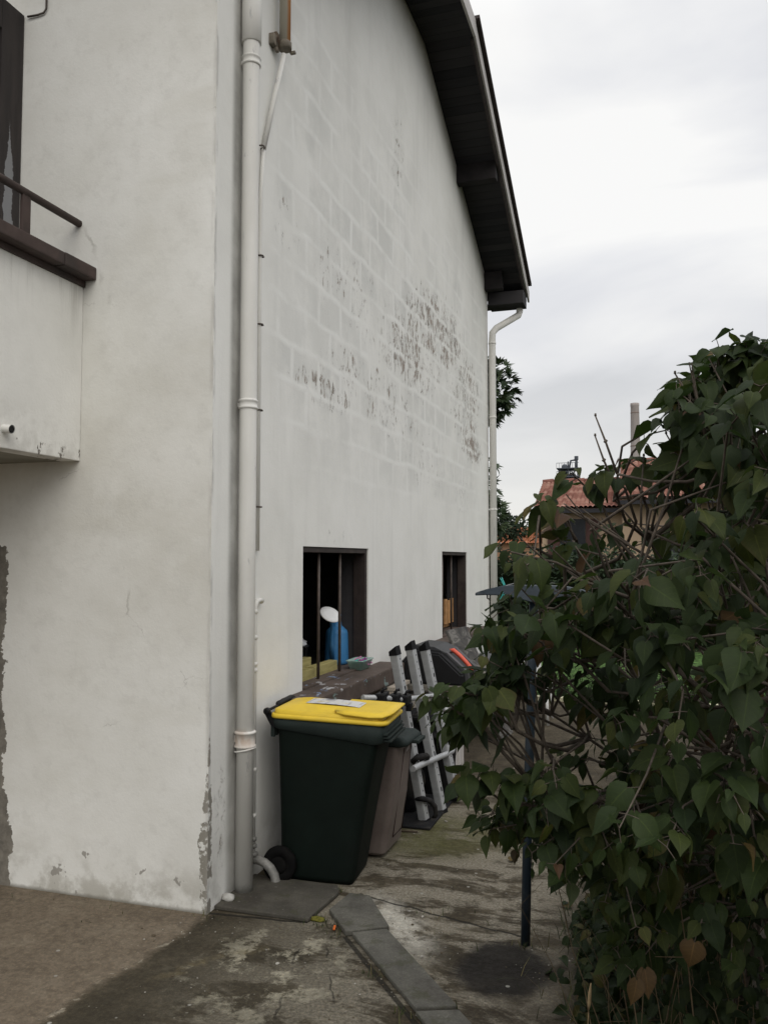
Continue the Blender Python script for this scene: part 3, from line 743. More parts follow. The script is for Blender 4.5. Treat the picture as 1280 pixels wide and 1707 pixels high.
# loose stone slabs over the drain
def slab_mat(name, c):
    q = NT(name, .75, .3); X, Y, Z = q.xyz()
    b = q.ramp(q.noise(6, 6, .65), [(.3, tuple(x * .6 for x in c)), (.7, tuple(x * 1.3 for x in c))])
    b = q.mix(q.math('MULTIPLY', q.sm(q.noise(2.5, 5, .7), .48, .65), .6), b, (.040, .034, .027))
    b = q.mix(q.math('MULTIPLY', q.sm(q.noise(38, 3, .6), .66, .72), .5), b, (.2, .19, .17))
    b = q.mix(q.math('MULTIPLY', q.sm(q.noise(95, 4, .75), .48, .62), .4), b, q.mix(1, b, (1.7, 1.7, 1.65), 'MULTIPLY'))
    b = q.mix(q.math('MULTIPLY', q.sm(q.noise(1.0, 6, .7, vec=q.mapping((9, 9, 9), (3, 1, 2))), .54, .62), .5), b, (.05, .052, .025))
    q.col(b); q.bump(q.noise(30, 5, .65), .4, .006); return q.m
M['slab'] = slab_mat("grey_drain_slab", (.100, .095, .080)); M['slabd'] = slab_mat("dark_drain_slab", (.070, .064, .052))
def slab(pts, h, label, mat, z0=.002, bev=.006):
    mb = MB(); c = sum((Vector((*p, 0)) for p in pts), Vector()) / len(pts)
    mb.prism([(x, y, z0) for x, y in pts], (0, 0, h), bev)
    return tag(mb.build('paving_slab', mat, None, (c.x, c.y, z0)), label, "paving slab", "loose slabs over the drain")
slab([(-2.222, 4.03), (-1.688, 4.035), (-1.66, 4.40), (-1.70, 4.49), (-2.222, 4.50)], .022, "square dark slab at the foot of the thick white drainpipe", M['slabd'])
slab([(-1.625, 4.165), (-1.595, 4.40), (-1.48, 4.40), (-1.265, 4.065), (-1.452, 3.945)], .026, "short grey slab between the drainpipe slab and the long slab", M['slab'])
slab([(-1.424, 3.955), (-1.272, 4.045), (-.78, 3.45), (-.945, 3.385)], .022, "long narrow grey slab lying in the middle of the yard", M['slab'])
slab([(-.938, 3.365), (-.772, 3.43), (-.40, 2.98), (-.55, 2.90)], .020, "grey slab at the near end of the slab row, by the weeds", M['slab'])

# ================================================================ WHEELIE BINS
def bin_mat(name, c, dirt):
    return simple(name, c, .62, .14, 0, .25, 6, dirt, .3, .1)
M['bingreen'] = bin_mat("dark_green_bin_plastic", (.0045, .0085, .0065), (.010, .012, .010))
M['binrim'] = bin_mat("grey_green_bin_plastic", (.020, .028, .026), (.04, .045, .04))
M['yellow'] = simple("yellow_lid_plastic", (.74, .52, .045), .5, .3, 0, .06, 7, (.45, .33, .07), .25, .08)
def taupe_mat():
    return simple("taupe_bin_plastic", (.155, .126, .112), .55, .4, 0, .12, 5, (.075, .058, .05), .4, .1)
M['taupe'] = taupe_mat()
M['tyre'] = simple("black_tyre", (.007, .007, .007), .9, .06, 0, .3, 10, (.018, .016, .014), .4)

def green_bin():
    o = (-1.86, 4.56, 0)
    t = thing('wheelie_bin', o, "dark green wheelie bin with a bright yellow lid", "bin", "wheelie bins beside the house")
    zr = lambda x: .902 + (x + 2.08) * -.030
    mb = MB()
    rings = [rrect(-2.045, -1.615, 4.565, 4.915, .03, .006), rrect(-2.050, -1.605, 4.560, 4.925, .05, .035), rrect(-2.053, -1.568, 4.553, 4.935, .055, .25), rrect(-2.058, -1.512, 4.545, 4.948, .05, .55), rrect(-2.065, -1.455, 4.538, 4.958, .045, lambda x: zr(x) - .06), rrect(-2.07, -1.452, 4.537, 4.96, .045, zr)]
    mb.loft(rings, caps=(True, True))
    # raised front corner ribs
    mb.build('body', M['bingreen'], t, o)
    mb = MB()                                    # skirt round the top, deeper towards the front
    lo = lambda x: zr(x) - .055 - .045 * max(0, min(1, (x + 1.95) / .45))
    rings = [rrect(-2.078, -1.444, 4.530, 4.967, .045, lo), rrect(-2.092, -1.425, 4.520, 4.978, .045, lambda x: lo(x) + .012), rrect(-2.095, -1.418, 4.518, 4.980, .045, lambda x: zr(x) + .004), rrect(-2.06, -1.46, 4.55, 4.95, .03, lambda x: zr(x) + .006)]
    mb.loft(rings, caps=(False, True))
    for k in range(3):                            # stepped front lip
        mb.box(-1.43, -1.404 + k * .010, 4.535 + .01 * k, 4.965 - .01 * k, .835 - .019 * k, .847 - .019 * k, .003)
    for k in range(9): mb.box(-2.10 + .004 * (k % 2), -2.078, 4.54 + k * .045, 4.56 + k * .045, .80, .875)
    mb.build('rim', M['binrim'], t, o)
    # lid
    mb = MB()
    zl = lambda x: zr(x) + .008
    rings = [rrect(-2.10, -1.405, 4.512, 4.986, .05, zl), rrect(-2.104, -1.400, 4.508, 4.990, .052, lambda x: zl(x) + .010), rrect(-2.100, -1.405, 4.512, 4.986, .05, lambda x: zl(x) + .022), rrect(-2.09, -1.425, 4.522, 4.976, .05, lambda x: zl(x) + .026)]
    mb.loft(rings, caps=(True, False))
    hump = lambda x: zl(x) + .046 + .014 * math.sin(max(0, min(1, (x + 2.1) / .6)) * math.pi) - .014 * max(0, (x + 1.62) / .2)
    rings = [rrect(-2.088, -1.428, 4.524, 4.974, .05, lambda x: zl(x) + .026), rrect(-2.085, -1.432, 4.527, 4.971, .05, lambda x: zl(x) + .046), rrect(-2.075, -1.438, 4.540, 4.958, .06, lambda x: hump(x)), rrect(-2.02, -1.50, 4.60, 4.90, .05, lambda x: hump(x) + .010), rrect(-1.95, -1.56, 4.66, 4.84, .05, lambda x: hump(x) + .012)]
    mb.loft(rings, caps=(False, True))
    # overhanging front grip along the front and a third of the sides
    mb.loft([[(-1.70, 4.530, zl(-1.70) + .048), (-1.64, 4.510, zl(-1.64) + .046), (-1.50, 4.506, zl(-1.5) + .040), (-1.43, 4.515, zl(-1.43) + .043), (-1.395, 4.55, zl(-1.4) + .052), (-1.378, 4.60, zl(-1.4) + .058), (-1.378, 4.90, zl(-1.4) + .058), (-1.395, 4.95, zl(-1.4) + .052), (-1.43, 4.985, zl(-1.43) + .043), (-1.50, 4.994, zl(-1.5) + .040), (-1.70, 4.970, zl(-1.70) + .048)],
             [(-1.70, 4.530, zl(-1.70) + .057), (-1.64, 4.510, zl(-1.64) + .055), (-1.50, 4.506, zl(-1.5) + .049), (-1.43, 4.515, zl(-1.43) + .052), (-1.395, 4.55, zl(-1.4) + .061), (-1.378, 4.60, zl(-1.4) + .067), (-1.378, 4.90, zl(-1.4) + .067), (-1.395, 4.95, zl(-1.4) + .061), (-1.43, 4.985, zl(-1.43) + .052), (-1.50, 4.994, zl(-1.5) + .049), (-1.70, 4.970, zl(-1.70) + .057)],
             [(-1.72, 4.56, zl(-1.70) + .064), (-1.64, 4.55, zl(-1.64) + .066), (-1.50, 4.55, zl(-1.5) + .062), (-1.46, 4.555, zl(-1.46) + .063), (-1.45, 4.57, zl(-1.45) + .064), (-1.45, 4.61, zl(-1.45) + .064), (-1.45, 4.89, zl(-1.45) + .064), (-1.45, 4.93, zl(-1.45) + .064), (-1.46, 4.945, zl(-1.46) + .063), (-1.50, 4.95, zl(-1.5) + .062), (-1.72, 4.94, zl(-1.70) + .064)]], caps=(True, True))
    lid = mb.build('lid', M['yellow'], t, o)
    # label on the lid
    q = NT("worn_white_sticker", .5, .4)
    X, Y, Z = q.xyz()
    lines = q.math('GREATER_THAN', q.math('FRACT', q.math('MULTIPLY', X, 17.)), .55)
    wds = q.math('GREATER_THAN', q.noise(1, 3, .6, vec=q.mapping((60, 9, 1))), .52)
    cc = q.mix(q.math('MULTIPLY', q.math('MULTIPLY', lines, wds), .6), (.60, .60, .59), (.30, .30, .31))
    cc = q.mix(q.math('MULTIPLY', q.ellip(X, Y, -1.86, 4.79, .045, .06), .8), cc, (.10, .10, .12))
    cc = q.mix(q.math('MULTIPLY', q.sm(q.noise(12, 4, .7), .58, .66), .5), cc, (.60, .48, .15)); q.col(cc)
    mb = MB(); n = 8
    ra = []
    for i in range(n + 1):
        x = -1.93 + .33 * i / n; ra.append([(x, 4.665, hump(x) + .0145), (x, 4.835, hump(x) + .0145)])
    mb.loft(ra, closed=False, caps=(False, False), smooth=True); st = mb.build('sticker', q.m, lid, o)
    # hinge bar and handle
    mb = MB(); mb.tube([(-2.118, 4.520, .948), (-2.118, 4.975, .948)], .008, 10)
    mb.tube([(-2.120, 4.70, .950), (-2.122, 4.72, .955), (-2.122, 4.95, .957), (-2.120, 4.97, .950)], [.010, .017, .017, .010], 12)
    for y in (4.522, 4.972): mb.lathe((-2.118, y, .946), [(.008, -.011), (.020, -.009), (.020, .009), (.008, .011)], 14, axis='Y')
    for y in (4.532, 4.952): mb.prism([(-2.135, y, .95), (-2.138, y, .93), (-2.10, y, .865), (-2.07, y, .85), (-2.07, y, .895), (-2.10, y, .94)], (0, .018, 0), .003)
    mb.build('hinge_handle', M['black'], t, o)
    mb = MB()
    for y in (4.505, 4.955):
        w = MB(); cx_, cz_ = -2.035, .1
        w.lathe((cx_, y + .02, cz_), [(.045, -.012), (.05, -.024), (.085, -.026), (.098, -.016), (.1, 0), (.098, .016), (.085, .026), (.05, .024), (.045, .012)], 28, axis='Y')
        wl = w.build('wheel', M['tyre'], t, o)
        w = MB(); w.lathe((cx_, y + .02, cz_), [(.012, -.025), (.03, -.0245), (.049, -.0225), (.049, .0225), (.03, .0245), (.012, .025)], 20, axis='Y'); w.build('hub', M['tyre'], wl, o)
    mb.tube([(-2.035, 4.51, .1), (-2.035, 4.98, .1)], .012, 8); mb.build('axle', M['black'], t, o)
green_bin(); bpy.data.objects['wheelie_bin'].rotation_euler.z = R(4.5); bpy.data.objects['wheelie_bin'].location.x -= .022; bpy.data.objects['wheelie_bin'].location.y -= .03; bpy.data.objects['wheelie_bin'].scale.z = 1.022

def taupe_bin():
    o = (-1.80, 5.19, 0)
    t = thing('wheelie_bin', o, "taupe wheelie bin standing behind the dark green bin", "bin", "wheelie bins beside the house")
    mb = MB(); zt = .70
    rings = [rrect(-1.975, -1.605, 5.015, 5.365, .03, .018), rrect(-1.99, -1.588, 5.0, 5.385, .035, .035), rrect(-2.03, -1.535, 4.997, 5.35, .035, .35), rrect(-2.06, -1.492, 4.994, 5.325, .035, zt)]
    mb.loft(rings, caps=(True, True), smooth=False)
    b = mb.build('body', M['taupe'], t, o)
    # recessed panel line and vertical corner rib on the front
    def fp(y, z): return (-1.586 + (.094) * (z - .035) / .665 + .0025, y, z)
    mb = MB()
    mb.tube([fp(5.12, .66), fp(5.13, .10), fp(5.33, .10), fp(5.285, .66)], .004, 6); mb.build('panel_groove', simple("dark_groove", (.035, .018, .016), .7, .2), b, o)
    mb = MB(); a, c, d, e = fp(5.17, .625), fp(5.235, .635), fp(5.225, .660), fp(5.165, .652)
    mb.quad(*[(p[0] + .003, p[1], p[2]) for p in (a, c, d, e)]); mb.build('sticker', simple("pale_sticker", (.42, .38, .37), .6), b, o)
    mb = MB()
    rings = [rrect(-2.07, -1.470, 4.99, 5.34, .03, .690), rrect(-2.085, -1.440, 4.988, 5.345, .035, .700), rrect(-2.085, -1.440, 4.988, 5.345, .035, .722), rrect(-2.06, -1.47, 5.0, 5.33, .03, .745), rrect(-1.95, -1.56, 5.06, 5.27, .03, .755)]
    mb.loft(rings, caps=(True, True))
    mb.box(-1.45, -1.405, 5.13, 5.30, .690, .712, .005)
    mb.build('lid', M['binrim'], t, o)
    for y in (5.0, 5.31):
        w = MB(); w.lathe((-2.05, y + .02, .09), [(.04, -.02), (.08, -.022), (.09, -.012), (.09, .012), (.08, .022), (.04, .02)], 24, axis='Y'); w.build('wheel', M['tyre'], t, o)
taupe_bin()

# ================================================================ BIKE RACK leaning in front of the black tub
def brushed(name, c, r=.4):
    q = NT(name, r, .4, .25)
    q.col(q.ramp(q.noise(1, 4, .6, vec=q.mapping((8, 8, 30))), [(.3, tuple(x * .82 for x in c)), (.7, c)])); q.bump(q.noise(60, 3), .1, .002); return q.m
M['alu'] = brushed("dull_aluminium", (.43, .44, .445), .5); M['alud'] = brushed("grey_aluminium", (.34, .35, .36), .5)
def bike_rack():
    o = (-1.5, 6.05, 0)
    t = thing('bike_rack', o, "folded aluminium bike carrier with three wheel rails leaning beside the bins", "bike rack")
    feet = [((-1.548, 5.80, .0), (-1.748, 5.745, 1.185)), ((-1.487, 6.06, .0), (-1.715, 6.035, 1.195)), ((-1.435, 6.32, .03), (-1.675, 6.29, 1.165))]
    n1 = Vector((-.26, -.966, 0)); n2 = Vector((.966, -.26, 0))
    for i, (f, tp) in enumerate(feet):
        f, tp = Vector(f), Vector(tp); ax = (tp - f).normalized(); ln = (tp - f).length
        a = (n2 - ax * n2.dot(ax)).normalized(); b = ax.cross(a).normalized()
        if b.dot(n1) < 0: b = -b
        m = Matrix((( a.x, b.x, ax.x, f.x), (a.y, b.y, ax.y, f.y), (a.z, b.z, ax.z, f.z), (0, 0, 0, 1)))
        mb = MB()
        mb.box(-.030, .032, -.027, .027, .0, ln, .005, mat=m)
        mb.box(-.022, .022, .0275, .029, .02, ln - .02, 0, mat=m)   # pressed flat on the near face
        k = 0; z = .06
        while z < ln - .05:
            big = (k % 5 == 2)
            s_ = .0045 if not big else .007
            mb.box(.0315, .0330, -.006 - s_, -.006 + s_, z - s_ * (1 if not big else 2.2), z + s_ * (1 if not big else 2.2), 0, 1, m)
            z += .052; k += 1
        rl = mb.build('wheel_rail', [M['alu'], M['black']], t, o)
        mb = MB()
        pr = [(-.033, -.030, ln - .02), (.035, -.030, ln - .02), (.035, .031, ln - .02), (-.033, .031, ln - .02)]
        tpz = [(-.031, -.028, ln + .012), (.033, -.028, ln + .045), (.033, .029, ln + .045), (-.031, .029, ln + .012)]
        mb.loft([[m @ Vector(p) for p in pr], [m @ Vector(p) for p in tpz]], smooth=False); mb.build('end_cap', M['black'], rl, o)
        mb = MB(); mb.box(-.038, .038, -.032, .032, -.012, .02, .004, mat=m); mb.build('end_cap', M['black'], rl, o)
    # lower hoop tube crossing the rails, bending up at its far end
    mb = MB()
    mb.tube([(-1.555, 5.53, .43), (-1.54, 5.75, .415), (-1.515, 6.05, .39), (-1.50, 6.27, .37), (-1.475, 6.36, .375), (-1.470, 6.40, .41), (-1.48, 6.41, .48), (-1.51, 6.40, .60), (-1.555, 6.40, .76)], .021, 12)
    mb.build('frame_tube', M['alu'], t, o)
    mb = MB()
    mb.tube([(-1.80, 5.20, .948), (-1.70, 5.36, .925), (-1.63, 5.56, .885), (-1.585, 6.0, .84), (-1.57, 6.34, .80), (-1.555, 6.40, .76)], .0185, 12)
    mb.build('frame_tube', M['alu'], t, o)
    for (x, y, z) in ((-1.715, 5.34, .93), (-1.665, 5.47, .905), (-1.625, 5.585, .882)):
        mb = MB(); mb.box(x - .032, x + .032, y - .06, y + .06, z - .035, z + .032, .010)
        mb.box(x + .01, x + .05, y - .025, y + .03, z - .075, z - .02, .006)
        mb.tube([(x, y, z + .03), (x + .01, y + .01, z + .055), (x + .03, y + .02, z + .06)], .01, 8)
        mb.build('clamp', M['black'], t, o)
    mb = MB(); mb.tube([(-1.61, 5.73, .43), (-1.57, 5.70, .47), (-1.52, 5.76, .47), (-1.535, 5.84, .44)], .022, 8); mb.build('strap', M['blackrub'], t, o)
    mb = MB(); mb.tube([(-1.60, 5.77, .16), (-1.55, 5.745, .175), (-1.505, 5.80, .15), (-1.48, 5.84, .10), (-1.475, 5.85, .04), (-1.50, 5.86, .012)], [.012, .02, .02, .018, .016, .012], 8)
    mb.build('strap', M['blackrub'], t, o)
bike_rack()

# black tub with bin bags behind the rack
def tub():
    o = (-1.72, 6.62, 0)
    t = thing('rubbish_tub', o, "round black plastic tub behind the folded bike carrier", "tub")
    mb = MB(); r = .235
    mb.lathe(o, [(.19, .0), (.195, .02), (.215, .35), (.224, .44), (.238, .442), (.238, .465), (.226, .468), (.230, .575), (.248, .58), (.250, .605), (.236, .612), (.228, .60), (.215, .45)], 30)
    mb.build('body', M['black'], t, o)
    mb = MB()
    for k in range(4):
        mb.lathe((o[0] - .05 + .06 * (k % 2), o[1] - .06 + .05 * k, .50), [(.02, .11 + .01 * k), (.08, .10), (.11, .05), (.10, -.02)][::-1], 9)
    mb.build('bag', M['blackrub'], t, o)
tub()
def crumple(c, r, sc, seed, name, mat, label, cat, group=None, n=3):
    t = bmesh.new(); bmesh.ops.create_icosphere(t, subdivisions=n, radius=1)
    for v in t.verts:
        nn = mnoise.noise(v.co * 2.1 + Vector((seed, 0, 0))) * .28 + mnoise.noise(v.co * 5.3 + Vector((0, seed, 0))) * .12
        v.co *= (1 + nn); v.co = Vector((v.co.x * sc[0], v.co.y * sc[1], v.co.z * sc[2])) * r
        if v.co.z < -r * sc[2] * .8: v.co.z = -r * sc[2] * .8
        v.co += Vector(c)
    mb = MB(); mb._add(t, 0, True)
    return tag(mb.build(name, mat, None, (c[0], c[1], c[2] - r * sc[2] * .8)), label, cat, group)
M['bag'] = simple("black_bin_bag", (.012, .012, .013), .3, .5, 0, .3, 9)
crumple((-1.86, 5.98, .21), .24, (1.0, .9, 1.1), 3., 'bin_bag', M['bag'], "crumpled black rubbish bag on the ground between taupe bin and tub", "rubbish bag")
mb = MB(); mb.box(-2.05, -1.46, 5.62, 6.5, .002, .016, .004, mat=Matrix.Rotation(R(0), 4, 'Z'))
tag(mb.build('rubber_mat', M['blackrub'], None, (-1.75, 6.0, .0)), "thin black rubber mat under the rubbish bag and tub", "mat")

# ================================================================ STONE TABLE with the things on it
M['stone'] = simple("weathered_stone", (.16, .148, .125), .9, .2, 0, .3, 6, (.07, .06, .05), .6, .4)
M['palewood'] = simple("pale_board", (.40, .35, .29), .8, .25, 0, .15, 7, (.22, .19, .15), .4)
M['paleconc'] = simple("pale_concrete_panel", (.36, .34, .31), .9, .2, 0, .15, 5, (.2, .18, .15), .5)
def table():
    o = (-1.85, 7.5, 0)
    t = thing('garden_table', o, "low grey stone slab table under the black case by the wall", "table")
    mb = MB(); mb.box(-2.20, -1.43, 6.86, 8.35, .735, .79, .012); mb.build('top', M['stone'], t, o)
    for y in (7.0, 8.15):
        mb = MB(); mb.box(-2.15, -1.80, y - .06, y + .06, .0, .733, .008); mb.build('support', M['paleconc'], t, o)
table()
mb = MB(); mb.box(-2.2, -1.95, 6.42, 6.855, .80, .83, .004, mat=None); mb.box(-2.195, -1.98, 6.44, 6.84, .64, .655, .004); mb.box(-2.20, -2.17, 6.43, 6.85, .0, .798)
for y in (6.44, 6.82): mb.box(-2.0, -1.965, y - .015, y + .015, .0, .798)
sh_ = tag(mb.build('small_shelf', M['palewood'], None, (-2.08, 6.63, 0)), "small pale wooden shelf unit beside the window sill", "shelf")
mb = MB(); mb.box(-2.15, -1.97, 6.47, 6.78, .657, .70, .012); tag(mb.build('folded_cloth', simple("pale_cloth", (.42, .40, .36), .9, .1, 0, .2, 12), None, (-2.06, 6.62, .657)), "folded pale cloth lying inside the small shelf", "cloth")
mb = MB(); mb.prism([(-1.95, 6.90, .0), (-1.60, 6.93, .0), (-1.62, 6.93, .70), (-1.97, 6.90, .70)], (0, -.02, 0), .004)
tag(mb.build('leaning_panel', M['paleconc'], None, (-1.6, 6.9, 0)), "pale board leaning upright against the end of the stone table", "board")
mb = MB(); mb.box(-1.645, -1.63, 6.98, 7.40, .03, .55, .003)
for y in (6.98, 7.24, 7.40): mb.box(-1.632, -1.612, y - .012, y + .012, .0, .57, .003)
tag(mb.build('white_panel', simple("white_sheet_panel", (.52, .50, .48), .7, .3, 0, .08, 4, (.3, .27, .24), .4), None, (-1.63, 7.2, 0)), "whitish panel with grey metal uprights right of the bike carrier", "panel")

def case():
    o = (-1.80, 7.2, .79)
    t = thing('plastic_case', o, "bulky black plastic case with an orange red handle on the stone table", "case")
    mb = MB(); prof = [(-2.08, .795), (-2.09, .93), (-1.95, 1.085), (-1.70, 1.065), (-1.50, .885), (-1.50, .795)]
    ra = []
    for y, s_ in ((6.90, .93), (6.93, 1.0), (7.40, 1.0), (7.46, .93)):
        ra.append([(-1.8 + (x + 1.8) * s_, y, .795 + (z - .795) * s_) for x, z in prof])
    mb.loft(ra, smooth=False); bmesh.ops.bevel(mb.bm, geom=list(mb.bm.edges), offset=.012, segments=2, affect='EDGES')
    mb.build('shell', simple("black_case_plastic", (.010, .010, .011), .5, .25, 0, .2, 8), t, o)
    mb = MB(); cp = [(-2.0, 1.045), (-1.985, 1.09), (-1.93, 1.118), (-1.76, 1.105), (-1.655, 1.055), (-1.66, 1.03), (-1.71, 1.066), (-1.95, 1.086)]
    mb.prism([(x, 6.94, z) for x, z in cp], (0, .46, 0), .006); mb.build('cap', simple("dark_grey_cap", (.035, .036, .038), .55, .3), t, o)
    for y in (6.955, 7.30):
        mb = MB(); mb.prism([(-1.70, y, 1.068), (-1.66, y, 1.062), (-1.475, y, .90), (-1.462, y, .80), (-1.498, y, .80), (-1.503, y, .885)], (0, .07, 0), .005)
        mb.build('side_strap', simple("grey_strap_plastic", (.055, .055, .058), .5, .3), t, o)
    mb = MB(); mb.tube([(-1.675, 7.16, 1.05), (-1.645, 7.16, 1.058), (-1.59, 7.16, 1.015), (-1.53, 7.16, .955), (-1.487, 7.16, .905), (-1.49, 7.16, .885)], .019, 10)
    mb.build('handle', simple("orange_red_plastic", (.66, .105, .06), .45, .4, 0, .1, 8), t, o)
    for k in range(6):
        mb = MB(); x = -1.93 + k * .026; mb.prism([(x, 6.912, .93), (x + .009, 6.912, .93), (x + .026, 6.912, .985), (x + .017, 6.912, .985)], (0, -.008, 0)); mb.build('vent_slit', simple("pale_vent", (.3, .3, .3), .5), t, o)
case()

def slate_mat():
    q = NT("mottled_slate", .7, .35)
    v = q.noise(1, 6, .7, 1.2, vec=q.mapping((6, 5, 9), (0, 0, 0), (0, R(30), 0)))
    q.col(q.ramp(v, [(.35, (.030, .029, .028)), (.52, (.075, .07, .064)), (.60, (.19, .18, .165)), (.68, (.06, .056, .05))])); q.bump(v, .4, .01); return q.m
mb = MB(); mb.prism([(-2.0, 8.42, 1.12), (-1.90, 8.9, 1.13), (-1.42, 9.02, .0), (-1.46, 8.50, .0)], (-.025, -.006, -.010), .004)
tag(mb.build('slate_slab', slate_mat(), None, (-1.5, 8.7, 0)), "large mottled dark slate slab leaning by the farther window", "slab")

def chair():
    o = (-1.35, 9.75, 0)
    t = thing('garden_chair', o, "white plastic garden chair half hidden behind the lilac leaves", "chair")
    wm = simple("white_chair_plastic", (.72, .72, .71), .5, .4, 0, .05, 5)
    mb = MB(); mb.box(-1.60, -1.12, 9.5, 9.96, .42, .445, .012); mb.build('seat', wm, t, o)
    mb = MB()
    for k in range(5): mb.box(-1.585 + k * .095, -1.525 + k * .095, 9.965, 9.985, .45, .88, .006)
    mb.box(-1.60, -1.12, 9.96, 9.99, .86, .93, .01); mb.build('backrest', wm, t, o)
    for x in (-1.60, -1.14):
        for y in (9.5, 9.94):
            mb = MB(); mb.loft([rrect(x, x + .03, y, y + .03, .008, .42), rrect(x - .01 if x < -1.3 else x + .01, x + .02 if x < -1.3 else x + .04, y, y + .03, .008, .0)]); mb.build('leg', wm, t, o)
        mb = MB(); mb.tube([(x + .015, 9.52, .43), (x + .015, 9.52, .63), (x + .015, 9.60, .66), (x + .015, 9.96, .68)], .016, 8); mb.build('armrest', wm, t, o)
chair()
def bench2():
    o = (-1.75, 10.6, 0)
    t = thing('grey_bench', o, "grey metal bench against the wall below the farther window", "bench")
    gm = simple("grey_bench_paint", (.10, .10, .105), .6, .4)
    mb = MB(); mb.box(-2.15, -1.55, 10.0, 11.5, .55, .62, .01); mb.build('seat', gm, t, o)
    for y in (10.1, 11.4):
        mb = MB(); mb.box(-2.1, -1.6, y - .03, y + .03, 0, .548, .006); mb.build('leg', gm, t, o)
bench2()

# ================================================================ THINGS IN THE FIRST WINDOW
def watering_can():
    o = (-2.47, 6.48, .988)
    t = thing('watering_can', o, "blue watering can with a white sprinkler rose behind the bars of the nearer window", "watering can")
    bm_ = simple("blue_can_plastic", (.040, .17, .36), .45, .4, 0, .12, 7, (.14, .25, .36), .3)
    mb = MB(); mb.lathe(o, [(.085, 0), (.097, .012), (.099, .03), (.092, .25), (.086, .275), (.060, .30), (.042, .315), (.036, .35), (.03, .352)], 26); mb.build('body', bm_, t, o)
    rc = Vector((-2.42, 6.20, 1.41)); toc = (Vector((0, 0, 1.85)) - rc).normalized(); rt = Vector((.953, .303, 0))
    nrm = (toc * .55 + (Vector((0, 0, 1)) * .86 + rt * .45) * .85).normalized(); tl = nrm.to_track_quat('Z', 'Y').to_matrix()
    mb = MB(); mb.tube([(o[0], o[1] - .10, o[2] + .06), (o[0] + .01, o[1] - .15, o[2] + .18), (o[0] + .03, o[1] - .19, o[2] + .30), (rc.x - .02, rc.y + .07, rc.z - .055), (rc - nrm * .045)], [.020, .017, .014, .012, .012], 12); mb.build('spout', bm_, t, o)
    mb = MB(); mb.lathe(rc, [(.016, -.05), (.03, -.03), (.083, -.004), (.088, .002), (.084, .008), (.05, .011)], 28, tilt=tl)
    rs = mb.build('rose', simple("white_rose_plastic", (.80, .80, .79), .5, .4, 0, .05), t, o)
    mb = MB(); mb.tube([(o[0], o[1] + .03, o[2] + .32), (o[0], o[1] + .07, o[2] + .40), (o[0], o[1] + .17, o[2] + .36), (o[0], o[1] + .19, o[2] + .22), (o[0], o[1] + .115, o[2] + .12)], .014, 8); mb.build('handle', bm_, t, o)
watering_can()
def bucket():
    o = (-2.66, 6.02, .946)
    t = thing('bucket', o, "black bucket stuffed with crumpled clear plastic behind the window bars", "bucket")
    mb = MB(); mb.lathe(o, [(.085, 0), (.09, .01), (.12, .22), (.126, .222), (.126, .236), (.115, .236), (.085, .02)], 24); mb.build('body', M['black'], t, o)
    tt = bmesh.new(); bmesh.ops.create_icosphere(tt, subdivisions=3, radius=1)
    for v in tt.verts:
        v.co *= 1 + .35 * mnoise.noise(v.co * 2.6) + .2 * mnoise.noise(v.co * 6); v.co = Vector((v.co.x * .105, v.co.y * .105, v.co.z * .06)) + Vector((o[0], o[1], o[2] + .24))
    mb = MB(); mb._add(tt, 0, False); mb.build('plastic_wrap', simple("crumpled_clear_film", (.50, .51, .52), .25, .6, 0, .25, 20), t, o)
bucket()
def wood_mat():
    q = NT("yellow_green_treated_wood", .8, .2)
    g = q.noise(1, 5, .6, .5, vec=q.mapping((22, 3, 22)))
    q.col(q.ramp(g, [(.3, (.22, .19, .07)), (.7, (.40, .35, .15))])); q.bump(g, .3, .004); return q.m
M['wood'] = wood_mat()
for (x0, x1, y0, y1, z0, z1, lab) in ((-2.43, -2.345, 5.28, 5.70, .980, 1.055, "short treated wood beam at the left end of the window sill"),
                                      (-2.425, -2.35, 5.712, 6.18, .980, 1.060, "longer treated wood beam between the two window bars"),
                                      (-2.50, -2.437, 5.40, 5.86, .980, 1.115, "upright treated wood offcut behind the short beam")):
    mb = MB(); mb.box(x0, x1, y0, y1, z0, z1, .005); tag(mb.build('wood_beam', M['wood'], None, ((x0 + x1) / 2, (y0 + y1) / 2, z0)), lab, "wood beam", "treated wood beams in the window")
def basket():
    o = (-2.215, 6.33, .978)
    t = thing('peg_basket', o, "small clear plastic basket of clothes pegs on the brown window sill", "basket")
    q = NT("cloudy_green_plastic", .35, .5); q.b.inputs['Base Color'].default_value = (.36, .52, .46, 1); q.b.inputs['Alpha'].default_value = .62
    mb = MB()
    mb.loft([rrect(-2.265, -2.165, 6.225, 6.435, .02, .980), rrect(-2.285, -2.145, 6.20, 6.46, .025, 1.045), rrect(-2.292, -2.138, 6.193, 6.467, .025, 1.048), rrect(-2.292, -2.138, 6.193, 6.467, .025, 1.056), rrect(-2.278, -2.152, 6.207, 6.453, .025, 1.055), rrect(-2.26, -2.17, 6.23, 6.43, .02, .985)], caps=(True, True))
    mb.build('tray', q.m, t, o)
    mb = MB(); rb = random.Random(3)
    for k in range(26):
        p = Vector((rb.uniform(-2.265, -2.165), rb.uniform(6.23, 6.43), rb.uniform(1.0, 1.055))); a = rb.uniform(0, 3.14)
        m = Matrix.Translation(p) @ Matrix.Rotation(a, 4, 'Z') @ Matrix.Rotation(rb.uniform(-.5, .5), 4, 'X')
        mb.box(-.006, .006, -.032, .032, -.006, .006, .002, rb.randrange(3), m)
    pg = mb.build('clothes_pegs', [simple("purple_peg", (.22, .05, .20), .5), simple("teal_peg", (.04, .33, .30), .5), simple("pink_peg", (.48, .22, .36), .5)], t, o)
    pg['kind'] = 'stuff'
basket()
